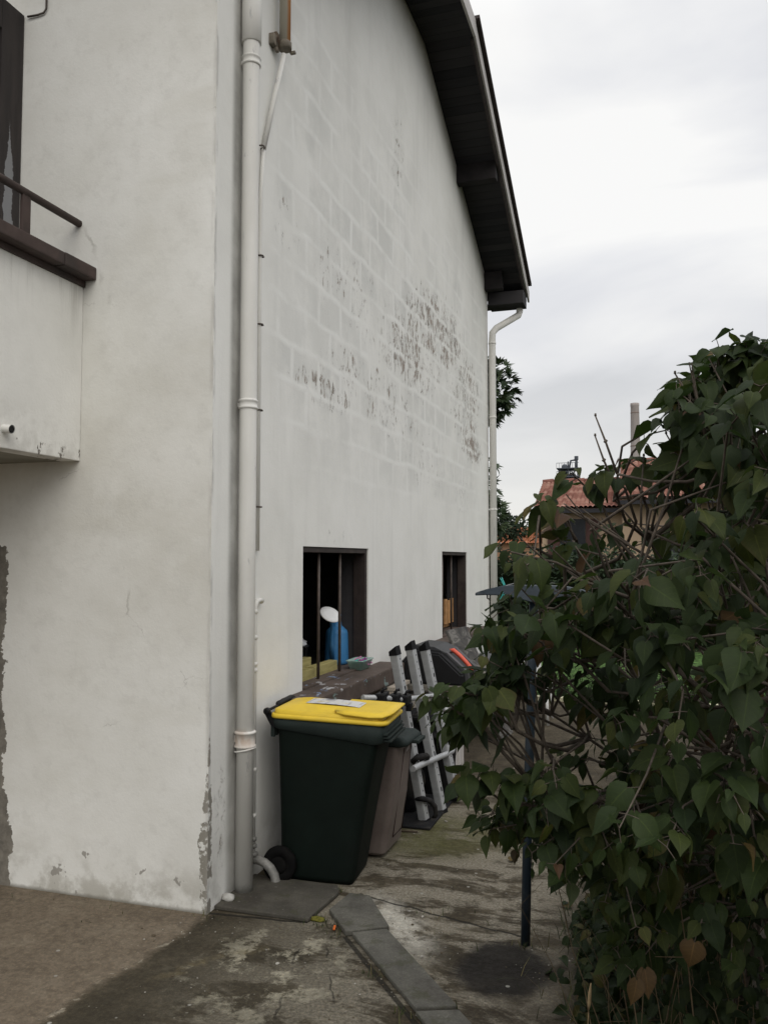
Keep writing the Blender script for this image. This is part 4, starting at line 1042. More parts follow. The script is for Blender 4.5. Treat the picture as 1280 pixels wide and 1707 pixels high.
# crate in the second window
cr_ = (-2.55, 10.7, 0)
t = thing('wooden_crate', cr_, "slatted brown wooden crate inside the farther window", "crate")
cw = simple("orange_brown_wood", (.42, .23, .10), .8, .2, 0, .3, 12)
for k in range(8):
    mb = MB(); y = 10.02 + k * .165
    mb.box(-2.425, -2.40, y, y + .115, 1.05, 1.355 - .02 * (k % 2), .004); mb.build('slat', cw, t, cr_)
mb = MB(); mb.box(-2.455, -2.427, 10.0, 11.4, 1.09, 1.13); mb.box(-2.455, -2.427, 10.0, 11.4, 1.27, 1.31)
for y in (10.0, 11.35): mb.box(-2.70, -2.457, y, y + .05, .0, 1.33)
mb.box(-2.70, -2.457, 10.052, 11.348, 1.0, 1.03); mb.build('frame', cw, t, cr_)

# ================================================================ CLOTHES LINE POST
def post():
    o = (-.60, 4.13, 0)
    t = thing('clothesline_post', o, "dark blue metal clothes line post with a tapered top arm in the yard", "clothesline post")
    pm = simple("chipped_dark_blue_paint", (.014, .024, .034), .5, .4, 0, .3, 10, (.09, .10, .11), .35)
    mb = MB(); mb.tube([(-.602, 4.13, 0), (-.585, 4.13, .6), (-.560, 4.13, 1.27), (-.545, 4.13, 1.64)], .0225, 14); mb.build('pole', pm, t, o)
    mb = MB()
    ra = []
    for (x, hw, zt, zb) in ((-.835, .012, 1.682, 1.668), (-.78, .03, 1.700, 1.672), (-.70, .045, 1.718, 1.672), (-.62, .055, 1.722, 1.660), (-.545, .06, 1.722, 1.640), (-.47, .055, 1.722, 1.655), (-.39, .045, 1.718, 1.672), (-.30, .03, 1.70, 1.672), (-.25, .012, 1.682, 1.668)):
        ra.append([(x, 4.13 - hw, zb), (x, 4.13 + hw, zb), (x, 4.13 + hw, zt), (x, 4.13 - hw * .6, zt)])
    mb.loft(ra, smooth=False); bmesh.ops.bevel(mb.bm, geom=list(mb.bm.edges), offset=.004, segments=1, affect='EDGES'); mb.build('arm', pm, t, o)
    for x in (-.775, -.315):
        mb = MB(); mb.tube([(x, 4.13, 1.675), (x, 4.13, 1.655), (x + .01, 4.13, 1.650), (x + .015, 4.13, 1.660)], .004, 6); mb.build('hook', M['steel'], t, o)
post()
pgm = simple("turquoise_peg_plastic", (.05, .50, .46), .5, .4, 0, .1)
def peg(x, y, z, ang, lab):
    mb = MB(); m = Matrix.Translation((x, y, z)) @ Matrix.Rotation(R(ang), 4, 'Y')
    for s_ in (-1, 1): mb.prism([m @ Vector((s_ * .001, -.006, -.018)), m @ Vector((s_ * .004, -.006, -.02)), m @ Vector((s_ * .005, -.006, .022)), m @ Vector((s_ * .0025, -.006, .013))], (0, .012, 0))
    tag(mb.build('clothes_peg', pgm, None, (x, y, z)), lab, "clothes peg", "turquoise pegs on the clothes line post")
peg(-.703, 4.165, 1.738, -25, "turquoise clothes peg standing up above the post arm")
peg(-.690, 4.075, 1.668, 30, "turquoise clothes peg hanging below the post arm")
mb = MB(); mb.tube([(-.70, 4.17, 1.715), (-.86, 6.5, 1.70), (-1.2, 11.9, 1.86)], .002, 5)
tag(mb.build('clothes_line', simple("grey_line", (.3, .3, .31), .6), None, (-.9, 8, 1.7)), "thin grey clothes line running back from the post arm", "clothes line")

# ---- small litter
crumple((-2.19, 4.125, .032), .03, (1.25, 1.0, .8), 7., 'stone', simple("whitish_stone", (.42, .41, .38), .9, .2, 0, .2, 30), "small whitish lump of plaster by the thick drainpipe foot", "stone", n=2)
crumple((-1.655, 4.075, .008), .032, (1.3, .7, .32), 2., 'moss_clump', simple("yellow_green_moss", (.13, .12, .025), .95, .1, 0, .4, 60), "small yellow green moss clump in the gap between the slabs", "moss", n=3)
mb = MB(); mb.box(-.022, .022, -.006, .006, -.004, .004, .003, mat=Matrix.Translation((-1.532, 4.0, .012)) @ Matrix.Rotation(R(105), 4, 'Z'))
tag(mb.build('orange_scrap', simple("orange_scrap_plastic", (.65, .15, .03), .5), None, (-1.532, 4.0, .005)), "tiny orange plastic scrap lying beside the short grey slab", "litter")
mb = MB(); mb.tube([(-1.70, 5.50, .006), (-1.62, 5.54, .008), (-1.53, 5.56, .006)], .005, 6); tag(mb.build('twig', simple("dry_twig", (.07, .05, .035), .9), None, (-1.6, 5.53, 0)), "thin dry twig on the ground in front of the taupe bin", "twig")

# ================================================================ FAR BUILDINGS
def tiles(name, x0, x1, e, rdg, mat, parent, org, step=.30, wave=.16):
    """clay tile slope from eave e=(y,z) to ridge rdg=(y,z), tile columns along x"""
    nx = max(2, int((x1 - x0) / wave)) * 6; ln = math.hypot(rdg[0] - e[0], rdg[1] - e[1]); nr = max(1, int(ln / step))
    uy, uz = (rdg[0] - e[0]) / ln, (rdg[1] - e[1]) / ln; ny_, nz_ = -uz, uy
    V = []; F = []; T = []
    r2 = random.Random(8)
    for r in range(nr):
        tt = [r2.random() for _ in range(nx // 6 + 2)]
        for k, (s_, hh) in enumerate(((r * ln / nr, .045), ((r + 1) * ln / nr, .0))):
            for i in range(nx + 1):
                x = x0 + (x1 - x0) * i / nx; h = hh + .060 * abs(math.sin(math.pi * i / 6.)) ** .8
                V.append((x, e[0] + uy * s_ + ny_ * h, e[1] + uz * s_ + nz_ * h)); T.append(tt[i // 6])
        b = r * 2 * (nx + 1)
        for i in range(nx): F.append((b + i, b + i + 1, b + nx + 2 + i, b + nx + 1 + i))
        if r:
            p = b - (nx + 1)
            for i in range(nx): F.append((p + i, p + i + 1, b + i + 1, b + i))
    return mesh_raw(name, V, F, mat, parent, org, {'tint': T}, True)
def tile_mat(name, a, b, c):
    q = NT(name, .9, .15); t = q.attr('tint')
    cc = q.ramp(t, [(0, a), (.5, b), (1, c)]); cc = q.mix(q.math('MULTIPLY', q.sm(q.noise(1.6, 5, .7), .45, .7), .28), cc, (.16, .09, .07)); q.col(cc); return q.m
M['clay'] = tile_mat("faded_red_roof_tiles", (.21, .095, .075), (.31, .155, .12), (.40, .235, .185))
M['tanwall'] = simple("tan_render", (.42, .31, .215), .9, .15, 0, .08, 1.2, (.33, .25, .18), .4)
M['gutter'] = simple("dark_eaves", (.022, .022, .026), .6, .3)
def far_house():
    o = (1.5, 33.5, 0)
    t = thing('tan_house', o, "tan house with faded red tile roofs beyond the hedge", "house")
    mb = MB(); mb.box(-3.75, -.92, 30.9, 36.2, 0, 3.70); mb.box(-.90, 8.6, 30.3, 36.8, 0, 4.05)
    mb.prism([(-.902, 30.3, 4.0), (-.902, 36.8, 4.0), (-.902, 33.5, 5.45)], (.25, 0, 0)); mb.prism([(-3.75, 30.9, 3.70), (-3.75, 36.2, 3.70), (-3.75, 33.5, 4.72)], (.2, 0, 0))
    mb.build('wall', M['tanwall'], t, o)
    for (x0, x1, e, r_) in ((-4.02, -.94, (30.45, 3.66), (33.5, 4.88)), (-1.02, 8.8, (29.6, 3.88), (33.5, 5.60))):
        rf = tiles('roof', x0, x1, e, r_, M['clay'], t, o)
        tiles('roof_back', x0, x1, (67 - e[0], e[1]), r_, M['clay'], t, o)
        mb = MB(); k = x0
        while k < x1 - .05:
            mb.tube([(k, r_[0], r_[1] + .03), (min(k + .42, x1), r_[0], r_[1] + .045)], [.10, .12], 8); k += .40
        mb.build('ridge', M['clay'], rf, o)
        mb = MB(); mb.box(x0 + .02, x1, e[0] - .02, e[0] + .06, e[1] - .16, e[1] - .02); mb.box(x0 + .1, x1, e[0] + .07, 30.89, e[1] - .10, e[1] - .05); mb.build('eaves', M['gutter'], rf, o)
    for (x0, x1, z0, z1, yy) in ((-3.1, -2.2, 1.0, 3.3, 30.88), (.6, 1.7, 1.2, 2.6, 30.28), (3.2, 4.4, 1.2, 2.6, 30.28), (6.2, 7.4, 1.2, 2.6, 30.28)):
        mb = MB(); mb.box(x0, x1, yy - .04, yy + .01, z0, z1); w = mb.build('window', simple("shaded_pane", (.02, .022, .026), .2, .5), t, o)
        for xx in (x0 - .45, x1 + .02):
            mb = MB(); mb.box(xx, xx + .43, yy - .05, yy + .01, z0, z1); mb.build('shutter', simple("red_brown_shutter", (.06, .028, .024), .7), w, o)
far_house()
M['bandm'] = simple("rusty_band", (.22, .17, .15), .8)
def stack():
    o = (-1.95, 140, 0)
    t = thing('chimney_stack', o, "tall pale concrete factory chimney rising behind the red roof", "chimney")
    q = NT("weathered_chimney_concrete", .9, .15); X, Y, Z = q.xyz()
    c = q.ramp(q.noise(1, 5, .6, vec=q.mapping((1.2, 1.2, .14))), [(.3, (.30, .265, .25)), (.7, (.40, .36, .345))])
    c = q.mix(q.math('MULTIPLY', q.sm(q.noise(1, 5, .7, vec=q.mapping((2.5, 2.5, .35), (3, 3, 3))), .58, .70), .6), c, (.20, .165, .15)); q.col(c)
    mb = MB(); pr = [(1.15, 0), (.80, 17), (.66, 26.5), (.70, 26.6), (.70, 27.05), (.5, 27.1), (.48, 25)]
    mb.lathe(o, pr, 20); mb.build('shaft', q.m, t, o)
    for z in (8, 14, 20, 25.4):
        mb = MB(); mb.lathe((o[0], o[1], z), [(1.16 - .019 * z, 0), (1.185 - .019 * z, .03), (1.185 - .019 * z, .16), (1.16 - .019 * z, .2)], 20)
        mb.build('band', M['bandm'], t, o)
stack()
def works():
    o = (-12.5, 140, 0)
    t = thing('steel_tower', o, "dark steel industrial tower with platforms far behind the roof", "tower")
    st = simple("blue_grey_steel", (.075, .085, .10), .7, .3)
    x0, x1, y0, y1 = -14.0, -11.0, 138.5, 141.5
    mb = MB()
    for x in (x0, -12.5, x1):
        for y in (y0, y1): mb.box(x - .10, x + .10, y - .10, y + .10, 0, 16.6 if x != -12.5 else 17.8)
    for a, b in ((11, 13.3), (13.3, 15.2), (15.2, 16.6)):
        for (p, q_) in ((x0, -12.5), (-12.5, x1)):
            mb.tube([(p, y0, a), (q_, y0, b)], .07, 5); mb.tube([(q_, y0, a), (p, y0, b)], .07, 5)
    mb.build('frame', st, t, o)
    for z in (11, 13.3, 15.2, 16.6):
        e = .9 if z < 12 else .35
        mb = MB(); mb.box(x0 - e, x1 + e * .6, y0 - .5, y1 + .5, z, z + .14); mb.box(x0 - e, x1 + e * .6, y0 - .52, y0 - .46, z + .9, z + .97)
        for k in range(9): mb.box(x0 - e + k * .42, x0 - e + k * .42 + .05, y0 - .52, y0 - .46, z + .14, z + .9)
        mb.build('platform', st, t, o)
    mb = MB(); mb.lathe((-12.0, 140, 13.4), [(.2, 0), (.75, .3), (.8, .4), (.8, 2.0), (.5, 2.5), (.2, 2.7)], 14); mb.build('tank', st, t, o)
    mb = MB(); mb.lathe((-13.2, 140, 15.3), [(.5, 0), (.5, 1.9), (.3, 2.2)], 12); mb.build('tank', st, t, o)
    mb = MB(); mb.tube([(-11.3, 140, 16.6), (-11.3, 140, 18.7)], .22, 8); mb.box(-11.6, -11.0, 139.7, 140.3, 18.2, 18.8); mb.build('vent_pipe', st, t, o)
    mb = MB(); mb.tube([(-12.5, 140, 16.7), (-12.2, 140, 18.1), (-11.3, 140, 18.2)], .16, 8); mb.build('duct', st, t, o)
works()
def orange_house():
    o = (-9.2, 61.5, 0)
    t = thing('orange_roof_house', o, "small distant house with an orange tiled roof between the trees", "house")
    mb = MB(); mb.box(-10.6, -7.6, 60.4, 62.8, 0, 3.0); mb.build('wall', simple("orange_tan_render", (.36, .21, .13), .9, .1, 0, .1, 1), t, o)
    om = tile_mat("orange_roof_tiles", (.30, .11, .055), (.38, .15, .08), (.42, .19, .11))
    tiles('roof', -10.7, -7.5, (60.0, 2.95), (61.6, 4.15), om, t, o); tiles('roof', -10.7, -7.5, (63.2, 2.95), (61.6, 4.15), om, t, o)
    mb = MB(); mb.box(-9.5, -8.6, 60.36, 60.41, 1.2, 2.4); mb.build('window', M['gutter'], t, o)
orange_house()

# ================================================================ TREES AND HEDGE BEYOND THE YARD
def leafmat(name, stops, rough=.5, spec=.35, trans=.0):
    q = NT(name, rough, spec); t = q.attr('tint')
    q.col(q.ramp(t, stops)); return q.m
M['bark'] = simple("grey_brown_bark", (.085, .07, .055), .9, .1, 0, .35, 18)
M['treeleaf'] = leafmat("dark_tree_leaves", [(0, (.014, .030, .012)), (.6, (.030, .052, .020)), (1, (.055, .078, .030))])
M['farleaf'] = leafmat("distant_tree_leaves", [(0, (.018, .030, .018)), (.6, (.032, .048, .028)), (1, (.055, .07, .042))], .8, .1)
M['hedgeleaf'] = leafmat("hedge_leaves", [(0, (.007, .018, .007)), (.6, (.018, .036, .013)), (1, (.045, .070, .028))], .6, .25)
def clump(lf, rg, c, r, n, ln, fan=1, flat=1.):
    c = Vector(c)
    for _ in range(n):
        d = Vector((rg.gauss(0, 1), rg.gauss(0, 1), rg.gauss(0, 1) * flat)).normalized()
        p = c + Vector((d.x * r[0], d.y * r[1], d.z * r[2])) * (rg.random() ** .45)
        out = (d + Vector((0, 0, -.25)) + Vector((rg.gauss(0, .5), rg.gauss(0, .5), rg.gauss(0, .4)))).normalized()
        nr = Vector((rg.gauss(0, .6), rg.gauss(0, .6) - .3, 1)).normalized(); sd = out.cross(nr).normalized()
        tn = rg.random()
        for k in range(fan):
            a = (k - (fan - 1) / 2) * .55 if fan > 1 else 0
            dd = out * math.cos(a) + sd * math.sin(a)
            lf.diamond(p, dd, nr, ln * rg.uniform(.75, 1.2), ln * (.34 if fan > 1 else .55), tn)
def tree(name, loc, label, trunk_h, clumps, mat, ln, fan, seed, tr=.14, group=None):
    rg = random.Random(seed); t = thing(name, loc, label, "tree", group)
    b = Vector(loc); mb = MB(); top = b + Vector((0, 0, trunk_h))
    mb.tube([b, b + Vector((.05, .03, trunk_h * .5)), top], [tr, tr * .75, tr * .5], 9)
    lf = Leafer()
    for (c, r, n) in clumps:
        c = Vector(c); st = b + Vector((.03, .02, min(trunk_h * .95, max(trunk_h * .4, c.z - r[2] * 1.2 - (c - b).xy.length * .5))))
        mid = st.lerp(c, .55) + Vector((rg.gauss(0, .1), rg.gauss(0, .1), .1))
        mb.tube([st, mid, c], [tr * .4, tr * .25, tr * .1], 6)
        clump(lf, rg, c, r, n, ln, fan)
    mb.build('trunk', M['bark'], t, loc); lf.build('crown', mat, t, loc)
tree('fig_tree', (-4.4, 17.2, 0), "broad leaved tree peeping out behind the rear corner of the white house", 3.6,
     [((-3.10, 17.0, 5.35), (.55, .5, .62), 210), ((-3.45, 17.1, 5.65), (.5, .5, .4), 90), ((-3.30, 17.1, 4.85), (.4, .4, .3), 70), ((-3.28, 17.0, 3.82), (.33, .3, .16), 22), ((-3.35, 17.0, 3.25), (.42, .4, .45), 75), ((-3.35, 17.0, 2.7), (.55, .5, .5), 120), ((-4.6, 17.3, 5.2), (1.2, 1.1, 1.1), 420), ((-4.3, 17.2, 3.6), (1.0, .9, .8), 220)], M['treeleaf'], .20, 5, 21)
tree('broad_tree', (-8.5, 46, 0), "distant dark tree just right of the white house's rear corner", 2.6,
     [((-8.6, 46, 4.1), (1.2, 1.2, 1.1), 800), ((-7.7, 46, 3.6), (.9, .9, .8), 450), ((-6.95, 46.2, 3.35), (.55, .6, .45), 240), ((-9.8, 46, 4.6), (1.4, 1.2, 1.2), 700)], M['farleaf'], .24, 1, 22, .2, "distant trees")
tree('broad_tree', (-11.0, 74, 0), "far pale tree above the orange roof", 3.2,
     [((-10.9, 74, 4.3), (1.4, 1.3, 1.3), 600), ((-9.4, 74, 3.9), (1.1, 1.1, .9), 420), ((-12.5, 74, 4.6), (1.6, 1.4, 1.3), 500)], M['farleaf'], .36, 1, 23, .25, "distant trees")
tree('broad_tree', (9.5, 40, 0), "dense dark tree standing right of the tan house", 2.8,
     [((9.5, 40, 4.6), (2.3, 2, 1.9), 1500), ((11.2, 40, 4.0), (1.8, 1.6, 1.5), 900)], M['farleaf'], .28, 1, 24, .25, "distant trees")
def hedge(x0, x1, y, w, h, seed, label, n, rot=0):
    o = ((x0 + x1) / 2, y, 0); t = thing('hedge', o, label, "hedge", "hedges round the garden"); rg = random.Random(seed)
    mb = MB(); k = int((x1 - x0) / .5)
    ra = []
    for i in range(k + 1):
        x = x0 + (x1 - x0) * i / k; hh = h - .30 + mnoise.noise(Vector((x * .8, seed, 0))) * .25; ww = w * .36
        ra.append([(x, y - ww, .05), (x, y + ww, .05), (x, y + ww, hh * .85), (x, y + ww * .5, hh), (x, y - ww * .5, hh), (x, y - ww, hh * .85)])
    mb.loft(ra, smooth=False); mb.build('twigs', simple("dark_hedge_core", (.010, .014, .007), .95, .05), t, o)
    lf = Leafer()
    for _ in range(n):
        x = rg.uniform(x0, x1); hh = h - .1 + mnoise.noise(Vector((x * .8, seed, 0))) * .25 + mnoise.noise(Vector((x * 2.7, seed, 4))) * .18
        z = hh * (1 - rg.random() ** 1.5); yy = y - w * (.5 + .12 * mnoise.noise(Vector((x * 1.5, z * 1.5, seed)))) * (1 if rg.random() < .75 else rg.uniform(-1, 1)) * min(1., (hh - z) * 2.5 + .3)
        lf.diamond((x, yy, z), (rg.gauss(0, .8), -.5 + rg.gauss(0, .5), rg.gauss(-.2, .6)), (rg.gauss(0, .5), -.6, 1), rg.uniform(.08, .15), rg.uniform(.05, .08), rg.random())
    lf.build('foliage', M['hedgeleaf'], t, o)
    return t
hedge(-5.5, 9.5, 18.6, 1.3, 2.15, 31, "dense dark green hedge closing the lawn behind the clothes line post", 9000)

hr_ = hedge(-8, 8, 0, 1.3, 2.5, 33, "tall unseen hedge added on the right to shade the lilac bush", 9000)  # out of view, added to darken the lower right of the bush
hr_.rotation_euler.z = R(-90); hr_.location = (4.6, 6.0, 0)

# ================================================================ LILAC BUSH
A0 = R(17.651)
# heart shaped leaf template: (along, half width, lift)
LST = [(-.10, .20), (.04, .43), (.22, .52), (.42, .46), (.64, .28), (.84, .10), (1.0, .0)]
class Lilac:
    def __init__(s, seed): s.rg = random.Random(seed); s.v = []; s.f = []; s.t = []; s.a = []; s.l = []; s.mb = MB()
    def leaf(s, p, d, nrm, ln, tint):
        rg = s.rg; d = d.normalized(); sd = d.cross(nrm)
        if sd.length < 1e-3: sd = d.cross(Vector((.3, .2, 1)))
        sd.normalize(); n0 = sd.cross(d); wd = ln * rg.uniform(.70, .86); fold = rg.uniform(.02, .75); curl = rg.uniform(-.1, .95); tw = rg.gauss(0, .38)
        n = len(s.v); wav = rg.uniform(.01, .05); ph = rg.uniform(0, 6)
        for (tt, hw) in LST:
            bend = curl * tt * tt
            c = p + d * ln * (tt - .12 * bend) - n0 * ln * .55 * bend
            if tt < 0: c = p
            aa = tw * tt; s2 = sd * math.cos(aa) + n0 * math.sin(aa); n2 = n0 * math.cos(aa) - sd * math.sin(aa)
            for k in (-1, -.5, 0, .5, 1):
                x = hw * wd * k; back = ln * (-.10 if tt < 0 and k else 0)
                q = c + s2 * x * math.cos(fold) + n2 * (abs(x) * math.sin(fold) - abs(k) ** 2 * abs(hw * wd) * .25 + wav * ln * math.sin(ph + tt * 7 + k * 2) * abs(k)) + d * back
                s.v.append(tuple(q)); s.t.append(tint); s.a.append(k); s.l.append(max(0, tt))
        for i in range(len(LST) - 1):
            for k in range(4): s.f.append((n + i * 5 + k, n + i * 5 + k + 1, n + i * 5 + k + 6, n + i * 5 + k + 5))
    def spray(s, tip, frm, npair, ln, tfun, droop=.7, r=.0026, outw=None, bare=.35):
        rg = s.rg; tip = Vector(tip); frm = Vector(frm); L_ = (tip - frm).length
        m1 = frm.lerp(tip, .4) + Vector((rg.gauss(0, .05), rg.gauss(0, .05), .06 + rg.gauss(0, .05))) * min(1, L_ * 2); m2 = frm.lerp(tip, .75) + Vector((rg.gauss(0, .03), rg.gauss(0, .03), .05)) * min(1, L_ * 2)
        pts = [frm, m1, m2, tip]; s.mb.tube(pts, [r * 1.9, r * 1.5, r, r * .6], 5, caps=False)
        def at(u):
            u *= 3; i = min(2, int(u)); return pts[i].lerp(pts[i + 1], u - i)
        ax = (tip - m1).normalized(); ang0 = rg.uniform(0, 3.14); span = min(.24, L_ * .65)
        for k in range(npair):
            u = 1 - (k / max(1, npair)) * (span / max(L_, .05)); p = at(max(0, u))
            e1 = ax.cross(Vector((0, 0, 1))); e1 = e1.normalized() if e1.length > .1 else Vector((1, 0, 0)); e2 = e1.cross(ax)
            ang = ang0 + (k % 2) * 1.57 + rg.gauss(0, .25)
            for sg in (0, math.pi):
                if rg.random() < .12: continue
                side = e1 * math.cos(ang + sg) + e2 * math.sin(ang + sg)
                pd = (side * .9 + ax * .35 + Vector((0, 0, .12))).normalized(); pl = rg.uniform(.018, .032)
                b = p + pd * pl; s.mb.tube([p, b], [.0014, .0011], 3, caps=False)
                dl = (side * .55 + ax * .25 + Vector((0, 0, -1)) * droop * rg.uniform(.5, 1.35) + Vector((rg.gauss(0, .22), rg.gauss(0, .22), rg.gauss(0, .18))))
                if outw is not None: dl += outw * .25
                nr = (Vector((0, 0, 1)) * .55 + side * .5 + (outw or Vector((0, 0, 0))) * .55 + Vector((rg.gauss(0, .35), rg.gauss(0, .35), rg.gauss(0, .2)))).normalized()
                l2 = ln * rg.uniform(.58, 1.2) * (.72 if k == 0 else 1)
                s.leaf(b, dl, nr, l2, tfun(b))
def lilac_leaf_mat(name, dark=1.):
    q = NT(name, .58, .17)
    t = q.attr('tint'); a = q.math('ABSOLUTE', q.attr('across')); l = q.attr('along')
    f = lambda c: tuple(x * dark for x in c)
    base = q.ramp(t, [(0, f((.016, .028, .010))), (.38, f((.030, .048, .014))), (.68, f((.056, .066, .017))), (.80, f((.075, .080, .022))), (.88, f((.12, .085, .028))), (.94, f((.075, .038, .026))), (1, f((.045, .026, .022)))])
    mott = q.noise(55, 4, .65)
    base = q.mix(q.math('MULTIPLY', q.sm(mott, .4, .7), .30), base, q.mix(1, base, (1.5, 1.45, 1.25), 'MULTIPLY'))
    # browning margin on the older leaves
    old = q.math('MULTIPLY', q.sm(t, .55, .85), q.sm(q.math('ADD', a, q.math('MULTIPLY', q.noise(24, 3), .7)), 1.0, 1.3))
    base = q.mix(q.math('MULTIPLY', old, .7), base, f((.085, .052, .028)))
    # pale midrib and side veins
    vein = q.sm(a, .07, .02)
    sv = q.math('ABSOLUTE', q.math('SUBTRACT', q.math('FRACT', q.math('SUBTRACT', q.math('MULTIPLY', l, 6.5), q.math('MULTIPLY', a, 1.3))), .5))
    vein = q.math('MAXIMUM', vein, q.math('MULTIPLY', q.sm(sv, .07, .02), .45))
    base = q.mix(q.math('MULTIPLY', vein, .42), base, q.mix(1, base, (2.4, 2.2, 1.9), 'MULTIPLY'))
    # paler underside
    bf = q.n('ShaderNodeNewGeometry').outputs['Backfacing']
    base = q.mix(q.math('MULTIPLY', bf, .35), base, f((.075, .095, .060)))
    q.col(base)
    h = q.math('SUBTRACT', q.math('MULTIPLY', mott, .3), q.math('MULTIPLY', vein, .6)); q.bump(h, .25, .003)
    # a little light through the blade
    tr = q.n('ShaderNodeBsdfTranslucent'); q.put(tr.inputs[0], q.mix(1, base, (1.1, 1.5, .6), 'MULTIPLY'))
    ms = q.n('ShaderNodeMixShader'); ms.inputs[0].default_value = .22
    out = q.t.nodes['Material Output']; q.t.links.new(q.b.outputs[0], ms.inputs[1]); q.t.links.new(tr.outputs[0], ms.inputs[2]); q.t.links.new(ms.outputs[0], out.inputs[0])
    return q.m
M['lilac'] = lilac_leaf_mat("lilac_leaf", .80); M['lilacbark'] = simple("grey_lilac_bark", (.098, .080, .064), .85, .2, 0, .4, 45, (.06, .05, .04), .5)

# The bush is modelled in its own frame: x to the right, y away from the terrace, z up.
def lilac_bush():
    B = Lilac(77); rg = B.rg
    # left outline of the crown: height above ground -> how far left it reaches, taken per unit of depth (y = 1 m)
    OUT = [(555, 1222), (600, 1172), (640, 1120), (690, 1112), (735, 1135), (775, 1115), (800, 1060), (825, 985), (850, 905), (900, 860), (930, 830), (960, 885), (1000, 815), (1040, 800), (1080, 800), (1120, 800), (1160, 740), (1205, 725), (1240, 760), (1262, 905), (1290, 905), (1315, 800), (1350, 780), (1395, 820), (1420, 890), (1500, 940), (1600, 950), (1700, 960)]
    def xb(y):
        for (a, x0), (b, x1) in zip(OUT, OUT[1:]):
            if a <= y <= b: return x0 + (x1 - x0) * (y - a) / (b - a)
        return 1300
    P = lambda x, y, d: Vector(((x - 640) / 1390 * d, d, 1.85 + (932 - y) / 1390 * d))
    axis = Vector((1.55, 3.1, 0))
    # main stems
    stems = []
    tops = [(1255, 600, 2.5), (1215, 640, 2.7), (1160, 720, 2.9), (1100, 780, 2.8), (1030, 830, 2.7), (960, 900, 2.8), (985, 880, 2.45), (900, 1010, 2.7), (1040, 1000, 2.3), (860, 1150, 2.6), (900, 1290, 2.6), (1200, 900, 2.1), (1260, 760, 2.2), (1290, 1050, 2.0), (1130, 1120, 2.2), (1330, 640, 3.0), (1380, 900, 2.6), (1180, 1250, 2.1), (1080, 1300, 2.5), (1400, 1200, 2.4)]
    for (x, y, d) in tops:
        tip = P(x, y, d); base = axis + Vector((rg.uniform(-.35, .45), rg.uniform(-.25, .4), 0))
        m1 = base.lerp(tip, .35) + Vector((.10, .08, .25)); m1.z = max(.25, base.lerp(tip, .35).z + .22)
        m2 = base.lerp(tip, .7) + Vector((rg.gauss(0, .05), rg.gauss(0, .05), .12))
        pts = []
        for k in range(13):
            u = k / 12; a = base.lerp(m1, u); b = m1.lerp(m2, u); c = m2.lerp(tip, u); ab = a.lerp(b, u); bc = b.lerp(c, u)
            pts.append(ab.lerp(bc, u) + Vector((rg.gauss(0, .008), rg.gauss(0, .008), rg.gauss(0, .008))))
        r0 = rg.uniform(.007, .0125)
        B.mb.tube(pts, [r0 * (1 - .72 * k / 12) for k in range(13)], 7, caps=False); stems.append(pts)
    allp = [(p, i) for st in stems for i, p in enumerate(st) if i >= 3]
    def anchor(tip):
        cand = []
        for p, i in allp:
            dd = (p - tip).length + (.25 if p.z > tip.z + .08 else 0) + (.35 if (p - axis).xy.length > (tip - axis).xy.length else 0)
            if .10 < (p - tip).length: cand.append((dd, p))
        cand.sort(key=lambda c: c[0]); k = rg.randrange(6)
        return cand[k][1] + Vector((rg.gauss(0, .004), rg.gauss(0, .004), rg.gauss(0, .004)))
    def tfun(p):
        n = mnoise.noise(p * 2.2) * .26 + rg.gauss(.34, .19)
        if p.z < 1.45 and p.x > .85 and rg.random() < .17: n += .36
        elif p.z < 1.35 and rg.random() < .08: n += .34
        if p.x < .55 and p.z > 1.75: n += .16
        if rg.random() < .02: n = rg.uniform(.82, .95)
        return min(.93 if rg.random() < .7 else 1, max(0, n))
    count = 0
    while count < 470:
        y = rg.uniform(560, 1600); x0 = xb(y) + (60 if y > 1480 else 0)
        x = x0 + (1400 - x0) * rg.random() ** 1.25
        if 835 < x < 925 and 1140 < y < 1290 and rg.random() < .9: continue
        if x < 1000 and 1180 < y < 1300 and rg.random() < .45: continue
        if 890 < x < 1130 and 790 < y < 960 and rg.random() < .72: continue
        if x < 1010 and y < 870 and rg.random() < .35: continue
        if x < 960 and 930 < y < 1025 and rg.random() < .7: continue
        if y > 1470 and x > 1060 and rg.random() < .75: continue
        if y < 890 and x < 1125 and rg.random() < .85: continue
        if y < 720 and rg.random() < .35: continue
        edge = min(1, (x - x0) / 220.)
        d = 2.55 + rg.gauss(0, .13 + .28 * edge) - .35 * max(0, (x - 1050) / 300.) * rg.random()
        d = min(3.6, max(1.75, d))
        tip = P(x, y, d); fr = anchor(tip)
        if fr is None or (fr - tip).length > .75: continue
        o = (tip - axis); o.z = 0; o = o.normalized()
        B.spray(tip, fr, rg.choice((3, 4, 4, 5)), rg.uniform(.066, .094), tfun, outw=o)
        count += 1
    # inner and rear fill, hiding the middle of the bush
    for _ in range(120):
        a = rg.uniform(0, 6.28); rr = rg.random() ** .6
        tip = Vector((1.75 + math.cos(a) * .95 * rr, 3.25 + math.sin(a) * .75 * rr, rg.uniform(.75, 2.25)))
        fr = anchor(tip)
        if fr is None: continue
        o = (tip - axis); o.z = 0; o = o.normalized() if o.length > .01 else Vector((0, -1, 0))
        B.spray(tip, fr, 4, .09, tfun, outw=o)
    def link(a, r0, r1):
        c = anchor(a); l_ = (c - a).length; m = a.lerp(c, .5) + Vector((rg.gauss(0, .05), rg.gauss(0, .05), -.10)) * l_
        B.mb.tube([a, a.lerp(m, .5) + Vector((0, 0, -.01)), m, c], [r0, r0, (r0 + r1) / 2, r1], 6, caps=False)
